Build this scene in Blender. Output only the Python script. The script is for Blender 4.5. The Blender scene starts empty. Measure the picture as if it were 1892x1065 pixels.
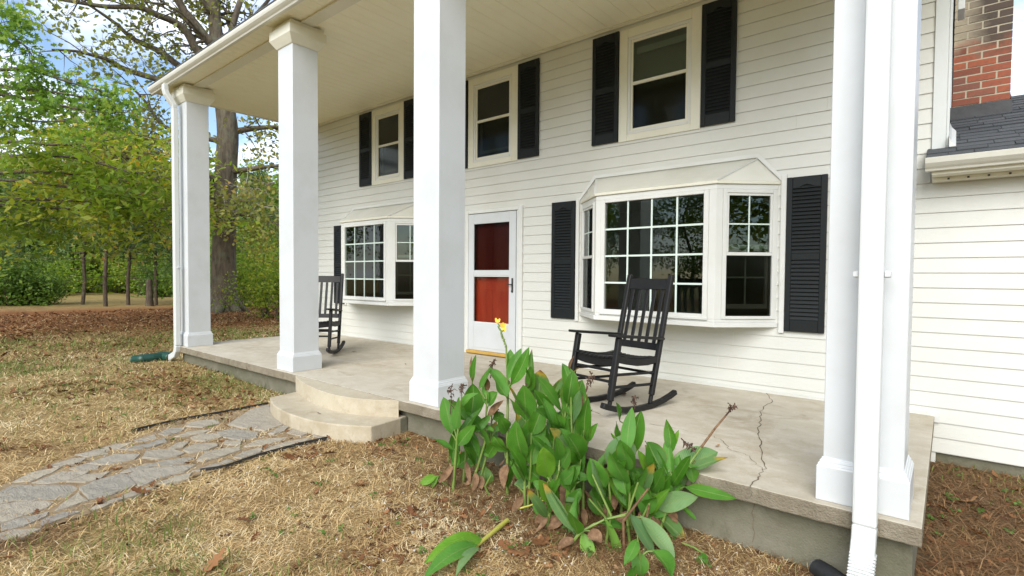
import bpy, math, random
import numpy as np
from mathutils import Vector, Matrix

scene = bpy.context.scene
COL = scene.collection

# ---------------------------------------------------------------- camera
RGT = (0.7530119830723453, 0.6579805522300362, 0.005877604657549909)
UPV = (-0.024148817570005584, 0.01870798050635112, 0.999533314139826)
FWD = (-0.6575635238966836, 0.7528025002299279, -0.02997678582078091)
EYE = (0.0, -5.840777707617952, 1.1557)
cam_d = bpy.data.cameras.new("camera")
cam = bpy.data.objects.new("camera", cam_d); COL.objects.link(cam)
cam.matrix_world = Matrix(((RGT[0], UPV[0], -FWD[0], EYE[0]), (RGT[1], UPV[1], -FWD[1], EYE[1]),
                           (RGT[2], UPV[2], -FWD[2], EYE[2]), (0, 0, 0, 1)))
cam_d.sensor_width = 36.0
cam_d.lens = 36.0 * 982.38 / 1892.0
cam_d.shift_x = 50.9 / 1892.0
cam_d.shift_y = 6.2 / 1892.0
cam_d.clip_start = 0.05; cam_d.clip_end = 1500.0
scene.camera = cam

# ---------------------------------------------------------------- sky, sun, exposure
SUN_EL = math.radians(36); SUN_AZ = math.radians(162)       # azimuth from +Y towards +X : the sun stands behind the camera, over the front lawn
world = bpy.data.worlds.new("World"); scene.world = world; world.use_nodes = True
nt = world.node_tree; nt.nodes.clear()
w_out = nt.nodes.new("ShaderNodeOutputWorld"); w_bg = nt.nodes.new("ShaderNodeBackground")
sky = nt.nodes.new("ShaderNodeTexSky"); sky.sky_type = 'NISHITA'; sky.sun_disc = False
sky.sun_elevation = SUN_EL; sky.sun_rotation = SUN_AZ
sky.air_density = 1.0; sky.dust_density = 0.6; sky.ozone_density = 1.6
tc = nt.nodes.new("ShaderNodeTexCoord")
mp = nt.nodes.new("ShaderNodeMapping"); mp.inputs['Scale'].default_value = (1.0, 1.0, 2.4)
mp.inputs['Location'].default_value = (0.35, 0.1, 0.0)
nz = nt.nodes.new("ShaderNodeTexNoise"); nz.inputs['Scale'].default_value = 3.1; nz.inputs['Detail'].default_value = 7.0
nz.inputs['Roughness'].default_value = 0.58; nz.inputs['Distortion'].default_value = 0.35
cr = nt.nodes.new("ShaderNodeValToRGB"); cr.color_ramp.elements[0].position = 0.45; cr.color_ramp.elements[1].position = 0.64
mixc = nt.nodes.new("ShaderNodeMix"); mixc.data_type = 'RGBA'
mixc.inputs[7].default_value = (7.2, 7.5, 8.0, 1)            # sunlit cloud, in the sky texture's own units
nt.links.new(tc.outputs['Generated'], mp.inputs['Vector']); nt.links.new(mp.outputs[0], nz.inputs['Vector'])
nt.links.new(nz.outputs['Fac'], cr.inputs[0]); nt.links.new(cr.outputs[0], mixc.inputs[0])
nt.links.new(sky.outputs[0], mixc.inputs[6]); nt.links.new(mixc.outputs[2], w_bg.inputs[0])
w_bg.inputs[1].default_value = 0.062
nt.links.new(w_bg.outputs[0], w_out.inputs[0])

sun_d = bpy.data.lights.new("sun", 'SUN'); sun_d.energy = 1.15; sun_d.angle = math.radians(50); sun_d.color = (1.0, 0.965, 0.90)
sun = bpy.data.objects.new("sun", sun_d); COL.objects.link(sun)
sdir = Vector((math.sin(SUN_AZ) * math.cos(SUN_EL), math.cos(SUN_AZ) * math.cos(SUN_EL), math.sin(SUN_EL)))
sun.rotation_euler = sdir.to_track_quat('Z', 'Y').to_euler(); sun.location = (-6, -14, 18)

vs = scene.view_settings
vs.view_transform = 'Standard'; vs.look = 'None'; vs.gamma = 1.0; vs.use_curve_mapping = False
vs.exposure = 1.98
scene.cycles.use_denoising = True
scene.cycles.max_bounces = 10; scene.cycles.diffuse_bounces = 6; scene.cycles.transparent_max_bounces = 12
scene.cycles.caustics_reflective = False; scene.cycles.caustics_refractive = False

# ---------------------------------------------------------------- helpers
rng = np.random.default_rng(7)

def link(o, parent=None):
    COL.objects.link(o)
    if parent is not None: o.parent = parent
    return o

def empty(name, loc=(0, 0, 0), rz=0.0):
    o = bpy.data.objects.new(name, None); o.location = loc; o.rotation_euler = (0, 0, rz); o.empty_display_size = 0.2
    return link(o)

def tag(o, label=None, cat=None, group=None, kind=None):
    if label: o['label'] = label
    if cat: o['category'] = cat
    if group: o['group'] = group
    if kind: o['kind'] = kind
    return o

def mesh_np(name, V, F, mat=None, tint=None, uv=None, smooth=False):
    """V (n,3); F (m,k) all faces with the same corner count."""
    V = np.asarray(V, np.float32); F = np.asarray(F, np.int32)
    me = bpy.data.meshes.new(name)
    n, (m, k) = len(V), F.shape
    me.vertices.add(n); me.vertices.foreach_set('co', V.ravel())
    me.loops.add(m * k); me.loops.foreach_set('vertex_index', F.ravel())
    me.polygons.add(m); me.polygons.foreach_set('loop_start', np.arange(0, m * k, k, dtype=np.int32))
    try: me.polygons.foreach_set('loop_total', np.full(m, k, np.int32))
    except Exception: pass
    if smooth: me.polygons.foreach_set('use_smooth', np.ones(m, bool))
    if tint is not None:
        a = me.attributes.new('tint', 'FLOAT', 'POINT'); a.data.foreach_set('value', np.asarray(tint, np.float32))
    if uv is not None:
        l = me.uv_layers.new(name='uv'); l.data.foreach_set('uv', np.asarray(uv, np.float32)[F.ravel()].ravel())
    if mat is not None: me.materials.append(mat)
    me.update(calc_edges=True); me.validate()
    return me

class MB:
    """collects simple solids, then links them as ONE mesh object"""
    def __init__(s): s.v = []; s.f = []; s.sm = []
    def add(s, V, F, smooth=False):
        o = len(s.v); s.v += [tuple(p) for p in V]; s.f += [tuple(o + i for i in f) for f in F]; s.sm += [smooth] * len(F); return s
    def box(s, x0, x1, y0, y1, z0, z1):
        V = [(x0, y0, z0), (x1, y0, z0), (x1, y1, z0), (x0, y1, z0), (x0, y0, z1), (x1, y0, z1), (x1, y1, z1), (x0, y1, z1)]
        return s.add(V, [(0, 3, 2, 1), (4, 5, 6, 7), (0, 1, 5, 4), (1, 2, 6, 5), (2, 3, 7, 6), (3, 0, 4, 7)])
    def hexa(s, P): 
        return s.add(P, [(0, 3, 2, 1), (4, 5, 6, 7), (0, 1, 5, 4), (1, 2, 6, 5), (2, 3, 7, 6), (3, 0, 4, 7)])
    def prism(s, poly, axis, a, b):
        """poly: 2-D outline; axis 'x': poly is (y,z); 'y': (x,z); 'z': (x,y)"""
        def p3(p, t): return (t, p[0], p[1]) if axis == 'x' else (p[0], t, p[1]) if axis == 'y' else (p[0], p[1], t)
        n = len(poly); V = [p3(p, a) for p in poly] + [p3(p, b) for p in poly]
        F = [tuple(range(n)), tuple(range(2 * n - 1, n - 1, -1))] + [(i, n + i, n + (i + 1) % n, (i + 1) % n) for i in range(n)]
        return s.add(V, F)
    def frustum(s, c, rings):
        """square rings [(half, z)...] about centre c"""
        V = []; F = []
        for h, z in rings: V += [(c[0] - h, c[1] - h, z), (c[0] + h, c[1] - h, z), (c[0] + h, c[1] + h, z), (c[0] - h, c[1] + h, z)]
        F.append((3, 2, 1, 0))
        for r in range(len(rings) - 1):
            for i in range(4):
                j = (i + 1) % 4; F.append((4 * r + i, 4 * r + j, 4 * r + 4 + j, 4 * r + 4 + i))
        t = 4 * (len(rings) - 1); F.append((t, t + 1, t + 2, t + 3))
        return s.add(V, F)
    def tube(s, pts, rad, n=8, flat=1.0, caps=True):
        P = [Vector(p) for p in pts]
        R = list(rad) if hasattr(rad, '__len__') else [rad] * len(P)
        V = []; F = []; prev = None
        for i, p in enumerate(P):
            t = (P[min(i + 1, len(P) - 1)] - P[max(i - 1, 0)]).normalized()
            if prev is None:
                a = Vector((0, 0, 1)) if abs(t.z) < 0.9 else Vector((1, 0, 0)); u = t.cross(a).normalized()
            else: u = (prev - t * prev.dot(t)).normalized()
            prev = u; w = t.cross(u)
            for k in range(n):
                a = 2 * math.pi * k / n; V.append(tuple(p + u * (R[i] * math.cos(a)) + w * (R[i] * flat * math.sin(a))))
        for i in range(len(P) - 1):
            for k in range(n):
                k2 = (k + 1) % n; F.append((i * n + k, i * n + k2, (i + 1) * n + k2, (i + 1) * n + k))
        s.add(V, F, True)
        if caps: s.add([V[k] for k in range(n)], [tuple(range(n - 1, -1, -1))]); s.add(V[-n:], [tuple(range(n))])
        return s
    def sweep(s, pts, w, h, up=(0, 0, 1)):
        """rectangular bar w wide, h deep (along up) following pts"""
        P = [Vector(p) for p in pts]; V = []; F = []; U = Vector(up)
        for i, p in enumerate(P):
            t = (P[min(i + 1, len(P) - 1)] - P[max(i - 1, 0)]).normalized()
            sd = t.cross(U).normalized(); u = sd.cross(t).normalized()
            for a, b in ((-1, -1), (1, -1), (1, 1), (-1, 1)): V.append(tuple(p + sd * (a * w / 2) + u * (b * h / 2)))
        n = len(P)
        for i in range(n - 1):
            for k in range(4): F.append((4 * i + k, 4 * i + (k + 1) % 4, 4 * i + 4 + (k + 1) % 4, 4 * i + 4 + k))
        F += [(3, 2, 1, 0), (4 * n - 4, 4 * n - 3, 4 * n - 2, 4 * n - 1)]
        return s.add(V, F)
    def mesh(s, name, mat):
        me = bpy.data.meshes.new(name); me.from_pydata(s.v, [], s.f); me.materials.append(mat)
        me.polygons.foreach_set('use_smooth', s.sm); me.update(); return me
    def build(s, name, mat, parent=None, bevel=0.0, seg=1):
        o = bpy.data.objects.new(name, s.mesh(name, mat)); link(o, parent)
        if bevel:
            m = o.modifiers.new('bevel', 'BEVEL'); m.width = bevel; m.segments = seg; m.limit_method = 'ANGLE'; m.angle_limit = 0.6
            m.harden_normals = False
        return o

def inst(name, me, parent=None, loc=(0, 0, 0), rot=(0, 0, 0), scale=(1, 1, 1)):
    o = bpy.data.objects.new(name, me); o.location = loc; o.rotation_euler = rot; o.scale = scale
    return link(o, parent)

def copy_tree(o, parent=None):
    c = o.copy(); COL.objects.link(c)
    if parent is not None: c.parent = parent
    for ch in list(o.children): copy_tree(ch, c)
    return c

# value noise for laying things out
_P = np.random.default_rng(11).random((256, 256)).astype(np.float32)
def vnoise(x, y):
    xi = np.floor(x).astype(int); yi = np.floor(y).astype(int); fx = x - xi; fy = y - yi
    fx = fx * fx * (3 - 2 * fx); fy = fy * fy * (3 - 2 * fy)
    g = lambda a, b: _P[a & 255, b & 255]
    return (g(xi, yi) * (1 - fx) + g(xi + 1, yi) * fx) * (1 - fy) + (g(xi, yi + 1) * (1 - fx) + g(xi + 1, yi + 1) * fx) * fy
def fbm(x, y, o=4):
    s = 0; a = 0.5; t = 0
    for i in range(o): s = s + a * vnoise(x * 2 ** i + 17 * i, y * 2 ** i + 31 * i); t += a; a *= 0.5
    return s / t

def sm(a, b, x):
    t = np.clip((x - a) / (b - a), 0, 1); return t * t * (3 - 2 * t)

def zg(x, y):
    """height of the ground (porch floor is 0)"""
    x = np.asarray(x, float); y = np.asarray(y, float)
    near = np.interp(x, [-14, -10.5, -9.3, -8, -6.2, -4.9, -3.7, -2.6, 0, 3], [-.38, -.31, -.25, -.275, -.305, -.292, -.298, -.37, -.40, -.42])
    d = np.hypot(x + 4.5, y + 3.5)
    w = sm(7, 18, d)
    return near * (1 - w) - 0.42 * w
def zgf(x, y): return float(zg(x, y))

def at(px, dist):
    """ground point seen in picture column px (of 1892) at a horizontal distance from the camera"""
    a = (px - 895.1) / 982.38
    d = Vector((FWD[0] + a * RGT[0], FWD[1] + a * RGT[1], 0)).normalized()
    x, y = EYE[0] + d.x * dist, EYE[1] + d.y * dist
    return x, y

def atd(px, depth):
    """ground point in picture column px at a given depth along the view axis"""
    a = (px - 895.1) / 982.38
    return EYE[0] + depth * (FWD[0] + a * RGT[0]), EYE[1] + depth * (FWD[1] + a * RGT[1])

def ray(px, py, depth):
    """point at the given depth along the view axis behind photo pixel px,py"""
    a = (px - 895.1) / 982.38; b = (538.7 - py) / 982.38
    return tuple(EYE[i] + depth * (FWD[i] + a * RGT[i] + b * UPV[i]) for i in range(3))

# ---------------------------------------------------------------- materials
class N:
    """tiny node-graph helper"""
    def __init__(s, name):
        s.m = bpy.data.materials.new(name); s.m.use_nodes = True; s.t = s.m.node_tree; s.t.nodes.clear()
        s.out = s.t.nodes.new('ShaderNodeOutputMaterial'); s.b = s.t.nodes.new('ShaderNodeBsdfPrincipled')
        s.t.links.new(s.b.outputs[0], s.out.inputs[0])
    def n(s, typ, ins=None, **kw):
        nd = s.t.nodes.new('ShaderNode' + typ)
        for k, v in kw.items(): setattr(nd, k, v)
        for k, v in (ins or {}).items(): s.put(nd.inputs[k], v)
        return nd
    def put(s, sock, v):
        if hasattr(v, 'is_output'): s.t.links.new(v, sock)
        elif isinstance(v, bpy.types.Node): s.t.links.new(v.outputs[0], sock)
        else:
            if isinstance(v, (tuple, list)) and len(v) == 3 and sock.type == 'RGBA': v = (*v, 1)
            sock.default_value = v
    def coord(s, kind='Object', scale=None):
        c = s.n('TexCoord').outputs[kind]
        if scale is not None: c = s.n('Mapping', {'Vector': c, 'Scale': scale}).outputs[0]
        return c
    def noise(s, scale, detail=4, rough=.55, vec=None, dist=0.0):
        d = {'Scale': scale, 'Detail': detail, 'Roughness': rough, 'Distortion': dist}
        if vec is not None: d['Vector'] = vec
        return s.n('TexNoise', d).outputs['Fac']
    def ramp(s, fac, stops, interp='LINEAR'):
        r = s.n('ValToRGB', {0: fac}); e = r.color_ramp; e.interpolation = interp
        while len(e.elements) < len(stops): e.elements.new(0.5)
        for i, (p, c) in enumerate(stops): e.elements[i].position = p; e.elements[i].color = (*c, 1) if len(c) == 3 else c
        return r.outputs[0]
    def mix(s, fac, a, b, mode='MIX'):
        m = s.n('Mix', data_type='RGBA', blend_type=mode); s.put(m.inputs[0], fac); s.put(m.inputs[6], a); s.put(m.inputs[7], b); return m.outputs[2]
    def math(s, op, a, b=0.0, clamp=False):
        m = s.n('Math', operation=op, use_clamp=clamp); s.put(m.inputs[0], a); s.put(m.inputs[1], b); return m.outputs[0]
    def attr(s, name): return s.n('Attribute', attribute_name=name)
    def bump(s, h, strength=.3, dist=.01, normal=None):
        d = {'Height': h, 'Strength': strength, 'Distance': dist}
        if normal is not None: d['Normal'] = normal
        return s.n('Bump', d).outputs[0]
    def set(s, **kw):
        names = {'color': 'Base Color', 'rough': 'Roughness', 'normal': 'Normal', 'metal': 'Metallic', 'spec': 'Specular IOR Level'}
        for k, v in kw.items(): s.put(s.b.inputs[names[k]], v)
        return s

def G(c): return tuple(c)

def paint(name, col, rough=.45, dirt=.06, dcol=(.55, .52, .42), scale=2.5, grain=0.0, spec=.5):
    n = N(name); v = n.coord()
    d = n.noise(scale, 6, .6, v); d2 = n.noise(scale * 9, 3, .6, v)
    f = n.math('MULTIPLY', n.ramp(d, [(.45, (0, 0, 0)), (.75, (1, 1, 1))]), dirt * 4, True)
    c = n.mix(f, col, tuple(a * b for a, b in zip(col, dcol)))
    n.set(color=c, rough=n.ramp(d2, [(.3, (rough - .06,) * 3), (.7, (rough + .08,) * 3)]), spec=spec)
    if grain: n.set(normal=n.bump(n.noise(180, 2, .5, n.coord(scale=(1, 1, 6))), grain, .002))
    return n.m

M = {}
M['column'] = paint('column white paint', (.565, .59, .605), .35, .05)
M['trim'] = paint('white trim vinyl', (.66, .665, .64), .4, .05)
M['siding'] = paint('white vinyl siding', (.62, .622, .58), .42, .08, (.80, .77, .64), 1.1, .15)
M['ceiling'] = paint('cream ceiling vinyl', (.86, .835, .66), .5, .06, (.84, .80, .70), 1.6)
M['cream'] = paint('cream aluminium trim', (.72, .705, .60), .42, .10, (.70, .66, .52), 2.2)
M['gutter'] = paint('white aluminium gutter', (.66, .655, .59), .35, .10, (.62, .62, .48), 2.0)
M['downspout'] = paint('white aluminium downspout', (.62, .645, .635), .35, .07, (.72, .72, .66), 1.5)
M['muntin'] = paint('pale green white grille bar', (.62, .72, .66), .4, .02)
M['shutter'] = paint('black shutter vinyl', (.010, .0125, .0135), .5, .05, (1.9, 1.9, 1.8), 6, .1, .25)
M['chair'] = paint('black chair paint', (.009, .009, .0095), .45, .06, (2.8, 2.6, 2.3), 14, .15, .28)
M['dark_metal'] = paint('dark bronze metal', (.03, .028, .026), .4, .05)
M['black_plastic'] = paint('black plastic edging', (.022, .023, .024), .5, .12, (3, 2.8, 2.3), 5)
M['green_plastic'] = paint('dark green plastic hose', (.010, .055, .038), .4, .1, (2, 1.6, 1.3), 6)
M['threshold'] = paint('yellow painted wood', (.50, .31, .07), .55, .1, (.5, .42, .3), 8)
M['interior'] = paint('beige room wall', (.46, .45, .40), .8, .02)
M['blind'] = paint('white roller shade', (.55, .54, .48), .7, .04)
M['curtain'] = paint('drab room shade', (.40, .38, .29), .8, .04)

def mk_reddoor():
    n = N('red door paint'); v = n.coord(scale=(1, 1, .25))
    c = n.ramp(n.noise(3, 6, .65, v, .6), [(.3, (.26, .020, .008)), (.7, (.42, .048, .018))])
    n.set(color=c, rough=.4); return n.m
M['red'] = mk_reddoor()

def mk_glass(name, tint, ior, rough=0.0):
    n = N(name); n.t.nodes.remove(n.b)
    tr = n.n('BsdfTransparent', {0: tint}); gl = n.n('BsdfGlossy', {'Color': (.95, 1, .97), 'Roughness': rough})
    wav = n.bump(n.noise(1.4, 1, .5, n.coord()), .02, .02); n.put(gl.inputs['Normal'], wav)
    fr = n.n('Fresnel', {'IOR': ior}); n.put(fr.inputs['Normal'], wav)
    mx = n.n('MixShader', {0: fr.outputs[0], 1: tr.outputs[0], 2: gl.outputs[0]}); n.t.links.new(mx.outputs[0], n.out.inputs[0])
    return n.m
M['glass'] = mk_glass('window glass', (.62, .68, .64), 1.55)
M['door_glass'] = mk_glass('storm door glass', (.92, .92, .90), 1.22)
M['door_screen'] = mk_glass('storm door glass with screen', (.55, .55, .56), 1.12, .1)
M['screen'] = mk_glass('window with insect screen', (.42, .43, .40), 1.22, .10)

def mk_concrete(name, base, dark, light, stain=.5, rough=.25):
    n = N(name); v = n.coord()
    big = n.noise(.9, 5, .6, n.coord(scale=(1, 2.2, 1)), .8); mid = n.noise(7, 6, .65, v); fine = n.noise(90, 3, .6, v)
    c = n.mix(n.ramp(big, [(.35, (0, 0, 0)), (.7, (1, 1, 1))]), base, dark)
    c = n.mix(n.math('MULTIPLY', n.ramp(mid, [(.45, (0, 0, 0)), (.7, (1, 1, 1))]), .55), c, light)
    c = n.mix(n.math('MULTIPLY', n.ramp(n.noise(2.6, 7, .7, v, 1.2), [(.56, (0, 0, 0)), (.72, (1, 1, 1))]), stain), c, (dark[0] * .62, dark[1] * .56, dark[2] * .45))
    c = n.mix(n.math('MULTIPLY', n.ramp(fine, [(.55, (0, 0, 0)), (.72, (1, 1, 1))]), .28), c, (.16, .14, .11))
    b = n.bump(fine, rough, .004 + rough * .008, n.bump(mid, .35, .006 + rough * .01))
    n.set(color=c, rough=n.ramp(mid, [(.3, (.75,) * 3), (.8, (.9,) * 3)]), normal=b); return n.m
M['slab'] = mk_concrete('porch concrete', (.50, .455, .365), (.385, .33, .24), (.60, .56, .48), .5)
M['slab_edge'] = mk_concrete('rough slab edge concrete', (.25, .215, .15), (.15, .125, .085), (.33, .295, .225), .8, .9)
M['step'] = mk_concrete('tan step concrete', (.47, .415, .305), (.36, .30, .205), (.56, .51, .40), .6)
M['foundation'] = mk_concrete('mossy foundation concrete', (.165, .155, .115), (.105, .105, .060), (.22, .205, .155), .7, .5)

def mk_brick():
    n = N('red brick'); v = n.coord(); r = n.n('ObjectInfo').outputs['Random']
    c = n.ramp(r, [(0, (.17, .055, .035)), (.35, (.30, .082, .042)), (.65, (.36, .105, .048)), (.8, (.14, .07, .06)), (1, (.28, .09, .05))])
    c = n.mix(n.ramp(n.noise(26, 5, .7, v), [(.4, (0, 0, 0)), (.75, (.7, .7, .7))]), c, (.15, .07, .05))
    wz = n.n('SeparateXYZ', {0: n.n('NewGeometry').outputs['Position']}).outputs
    # pale mortar-wash stain high on the stack
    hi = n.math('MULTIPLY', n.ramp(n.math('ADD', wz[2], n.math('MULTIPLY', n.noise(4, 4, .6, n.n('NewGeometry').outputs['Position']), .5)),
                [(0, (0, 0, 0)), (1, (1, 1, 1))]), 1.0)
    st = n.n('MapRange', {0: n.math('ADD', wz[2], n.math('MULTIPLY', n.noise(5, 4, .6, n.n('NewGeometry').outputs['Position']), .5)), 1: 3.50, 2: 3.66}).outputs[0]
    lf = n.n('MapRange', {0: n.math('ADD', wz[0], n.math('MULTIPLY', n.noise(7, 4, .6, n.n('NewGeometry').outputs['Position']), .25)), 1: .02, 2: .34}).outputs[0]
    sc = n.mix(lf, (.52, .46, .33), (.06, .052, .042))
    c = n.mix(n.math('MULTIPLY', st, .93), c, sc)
    n.set(color=c, rough=.9, normal=n.bump(n.noise(60, 4, .6, v), .6, .004)); return n.m
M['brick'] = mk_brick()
def mk_plain(name, stops, scale, rough=.9, bstr=.4, bs=80, detail=6):
    n = N(name); v = n.coord()
    n.set(color=n.ramp(n.noise(scale, detail, .65, v, .3), stops), rough=rough, normal=n.bump(n.noise(bs, 4, .6, v), bstr, .005)); return n.m
M['mortar'] = mk_plain('mortar', [(.3, (.34, .30, .22)), (.7, (.48, .43, .33))], 14)
M['flashing'] = mk_plain('black flashing', [(.3, (.012, .012, .014)), (.75, (.035, .036, .04))], 9, .5, .5, 12)
def mk_shingle():
    n = N('grey asphalt shingle'); v = n.coord(); r = n.n('ObjectInfo').outputs['Random']
    c = n.ramp(r, [(0, (.026, .029, .034)), (.5, (.044, .048, .054)), (1, (.066, .07, .075))])
    c = n.mix(n.ramp(n.noise(120, 3, .7, v), [(.45, (0, 0, 0)), (.7, (.8, .8, .8))]), c, (.11, .115, .12))
    n.set(color=c, rough=.9, normal=n.bump(n.noise(150, 3, .6, v), .5, .004)); return n.m
M['shingle'] = mk_shingle()
M['roof_plain'] = mk_plain('dark roof', [(.3, (.05, .055, .06)), (.7, (.09, .095, .1))], 6)
M['crack'] = mk_plain('dirt in crack', [(.3, (0.090, 0.068, 0.045)), (.7, (0.180, 0.143, 0.090))], 20)
def mk_stone():
    n = N('flagstone'); v = n.coord(); r = n.n('ObjectInfo').outputs['Random']
    c = n.ramp(r, [(0, (.235, .22, .19)), (.3, (.32, .28, .215)), (.55, (.38, .325, .24)), (.8, (.27, .25, .215)), (1, (.43, .37, .265))])
    c = n.mix(n.ramp(n.noise(5, 7, .7, v, 1.0), [(.35, (0, 0, 0)), (.75, (.75, .75, .75))]), c, (.45, .40, .31))
    c = n.mix(n.ramp(n.noise(11, 6, .7, v, .6), [(.56, (0, 0, 0)), (.74, (.8, .8, .8))]), c, (.17, .155, .125))
    n.set(color=c, rough=.85, normal=n.bump(n.noise(7, 9, .72, n.coord(scale=(1, 2.6, 1)), 1.2), .9, .03)); return n.m
M['stone'] = mk_stone()
M['soil'] = mk_plain('dry soil', [(.3, (.17, .115, .06)), (.7, (.30, .22, .125))], 9, .95, .7, 60)

def mk_ground():
    n = N('dry lawn ground'); v = n.coord()
    la = n.attr('litter').outputs['Fac']; ga = n.attr('green').outputs['Fac']; da = n.attr('dark').outputs['Fac']
    n1 = n.noise(1.3, 8, .7, v, .5); n2 = n.noise(11, 7, .7, v, .4); n3 = n.noise(55, 5, .7, v)
    c = n.ramp(n2, [(.25, (.20, .122, .052)), (.5, (.40, .275, .122)), (.75, (.62, .46, .22))])
    c = n.mix(n.math('MULTIPLY', n.ramp(n3, [(.35, (0, 0, 0)), (.7, (1, 1, 1))]), .5), c, (0.208, 0.137, 0.065))
    lit = n.ramp(n3, [(.25, (0.094, 0.040, 0.018)), (.5, (0.213, 0.088, 0.033)), (.8, (0.362, 0.175, 0.069))])
    c = n.mix(n.math('MULTIPLY', la, n.ramp(n2, [(.2, (.5,) * 3), (.5, (1,) * 3)])), c, lit)
    gr = n.ramp(n3, [(.25, (0.064, 0.108, 0.021)), (.7, (0.215, 0.272, 0.072))])
    c = n.mix(n.math('MULTIPLY', ga, n.ramp(n2, [(.3, (.3,) * 3), (.6, (1,) * 3)])), c, gr)
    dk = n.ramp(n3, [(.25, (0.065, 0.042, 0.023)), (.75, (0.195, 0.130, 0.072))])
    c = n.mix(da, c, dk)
    n.set(color=c, rough=.95, spec=.1, normal=n.bump(n3, .9, .02, n.bump(n2, .7, .04))); return n.m
M['ground'] = mk_ground()

def tinted(name, stops, rough=.7, trans=0.0, spec=.3, tcol=None):
    n = N(name); t = n.attr('tint').outputs['Fac']; c = n.ramp(t, stops)
    n.set(color=c, rough=rough, spec=spec)
    if trans:
        tr = n.n('BsdfTranslucent'); n.put(tr.inputs[0], n.mix(1.0, c, tcol or (1.0, 1.0, .55), 'MULTIPLY'))
        mx = n.n('MixShader', {0: trans, 1: n.b.outputs[0], 2: tr.outputs[0]}); n.t.links.new(mx.outputs[0], n.out.inputs[0])
    return n.m
M['straw'] = tinted('dry straw', [(0, (.10, .052, .022)), (.18, (.26, .155, .062)), (.45, (.53, .355, .15)), (.8, (.76, .56, .27)), (1, (.86, .74, .48))], .75)
M['pine_straw'] = tinted('pine straw', [(0, (0.090, 0.040, 0.016)), (.5, (0.198, 0.104, 0.040)), (1, (0.360, 0.234, 0.117))], .75)
M['grass'] = tinted('green grass', [(0, (.10, .15, .025)), (.5, (.17, .23, .05)), (1, (.36, .36, .13))], .6, .3)
M['litter'] = tinted('fallen leaf', [(0, (0.070, 0.028, 0.012)), (.4, (0.180, 0.075, 0.028)), (.75, (0.300, 0.145, 0.060)), (1, (0.420, 0.270, 0.140))], .75, .15)
M['pebble'] = tinted('white pebble', [(0, (.36, .33, .28)), (1, (.72, .70, .65))], .8)
M['weed'] = tinted('small weed', [(0, (.06, .14, .02)), (1, (.14, .24, .05))], .6, .3)

def mk_bark(name, a, b, sc=3.0):
    n = N(name); v = n.coord(scale=(1, 1, .22))
    h = n.noise(sc * 3, 7, .7, v, .4); f = n.noise(sc * .8, 4, .6, n.coord())
    c = n.ramp(h, [(.3, a), (.62, b)]); c = n.mix(n.ramp(f, [(.5, (0, 0, 0)), (.7, (.5,) * 3)]), c, (.17, .19, .12))
    n.set(color=c, rough=.95, normal=n.bump(h, 1.0, .06)); return n.m
M['oak_bark'] = mk_bark('oak bark', (0.036, 0.027, 0.018), (0.152, 0.119, 0.080))
M['pine_bark'] = mk_bark('pine bark', (.035, .024, .017), (.12, .085, .058), 5)
M['twig'] = mk_bark('pale vine twig', (.22, .19, .14), (.42, .37, .29), 8)

M['leaf_gum'] = tinted('bright broad leaf', [(0, (0.109, 0.223, 0.030)), (.5, (0.205, 0.354, 0.053)), (.85, (0.387, 0.484, 0.085)), (1, (0.725, 0.558, 0.122))], .5, .55)
M['leaf_oak'] = tinted('olive oak leaf', [(0, (0.133, 0.152, 0.039)), (.5, (0.232, 0.259, 0.062)), (.8, (0.375, 0.356, 0.098)), (1, (0.482, 0.276, 0.081))], .55, .45)
M['leaf_hick'] = tinted('yellowing leaf', [(0, (0.124, 0.210, 0.028)), (.45, (0.261, 0.380, 0.047)), (.8, (0.500, 0.515, 0.075)), (1, (0.728, 0.417, 0.059))], .5, .55)
M['leaf_wood'] = tinted('woodland leaf', [(0, (0.131, 0.240, 0.036)), (.5, (0.244, 0.377, 0.055)), (.85, (0.489, 0.574, 0.088)), (1, (0.818, 0.634, 0.126))], .55, .55)
M['leaf_dark'] = tinted('shrub leaf', [(0, (0.070, 0.151, 0.023)), (1, (0.223, 0.327, 0.047))], .5, .3)
M['needle'] = tinted('pine needles', [(0, (0.062, 0.126, 0.034)), (.6, (0.136, 0.220, 0.062)), (1, (0.273, 0.293, 0.084))], .6, .25)

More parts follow.
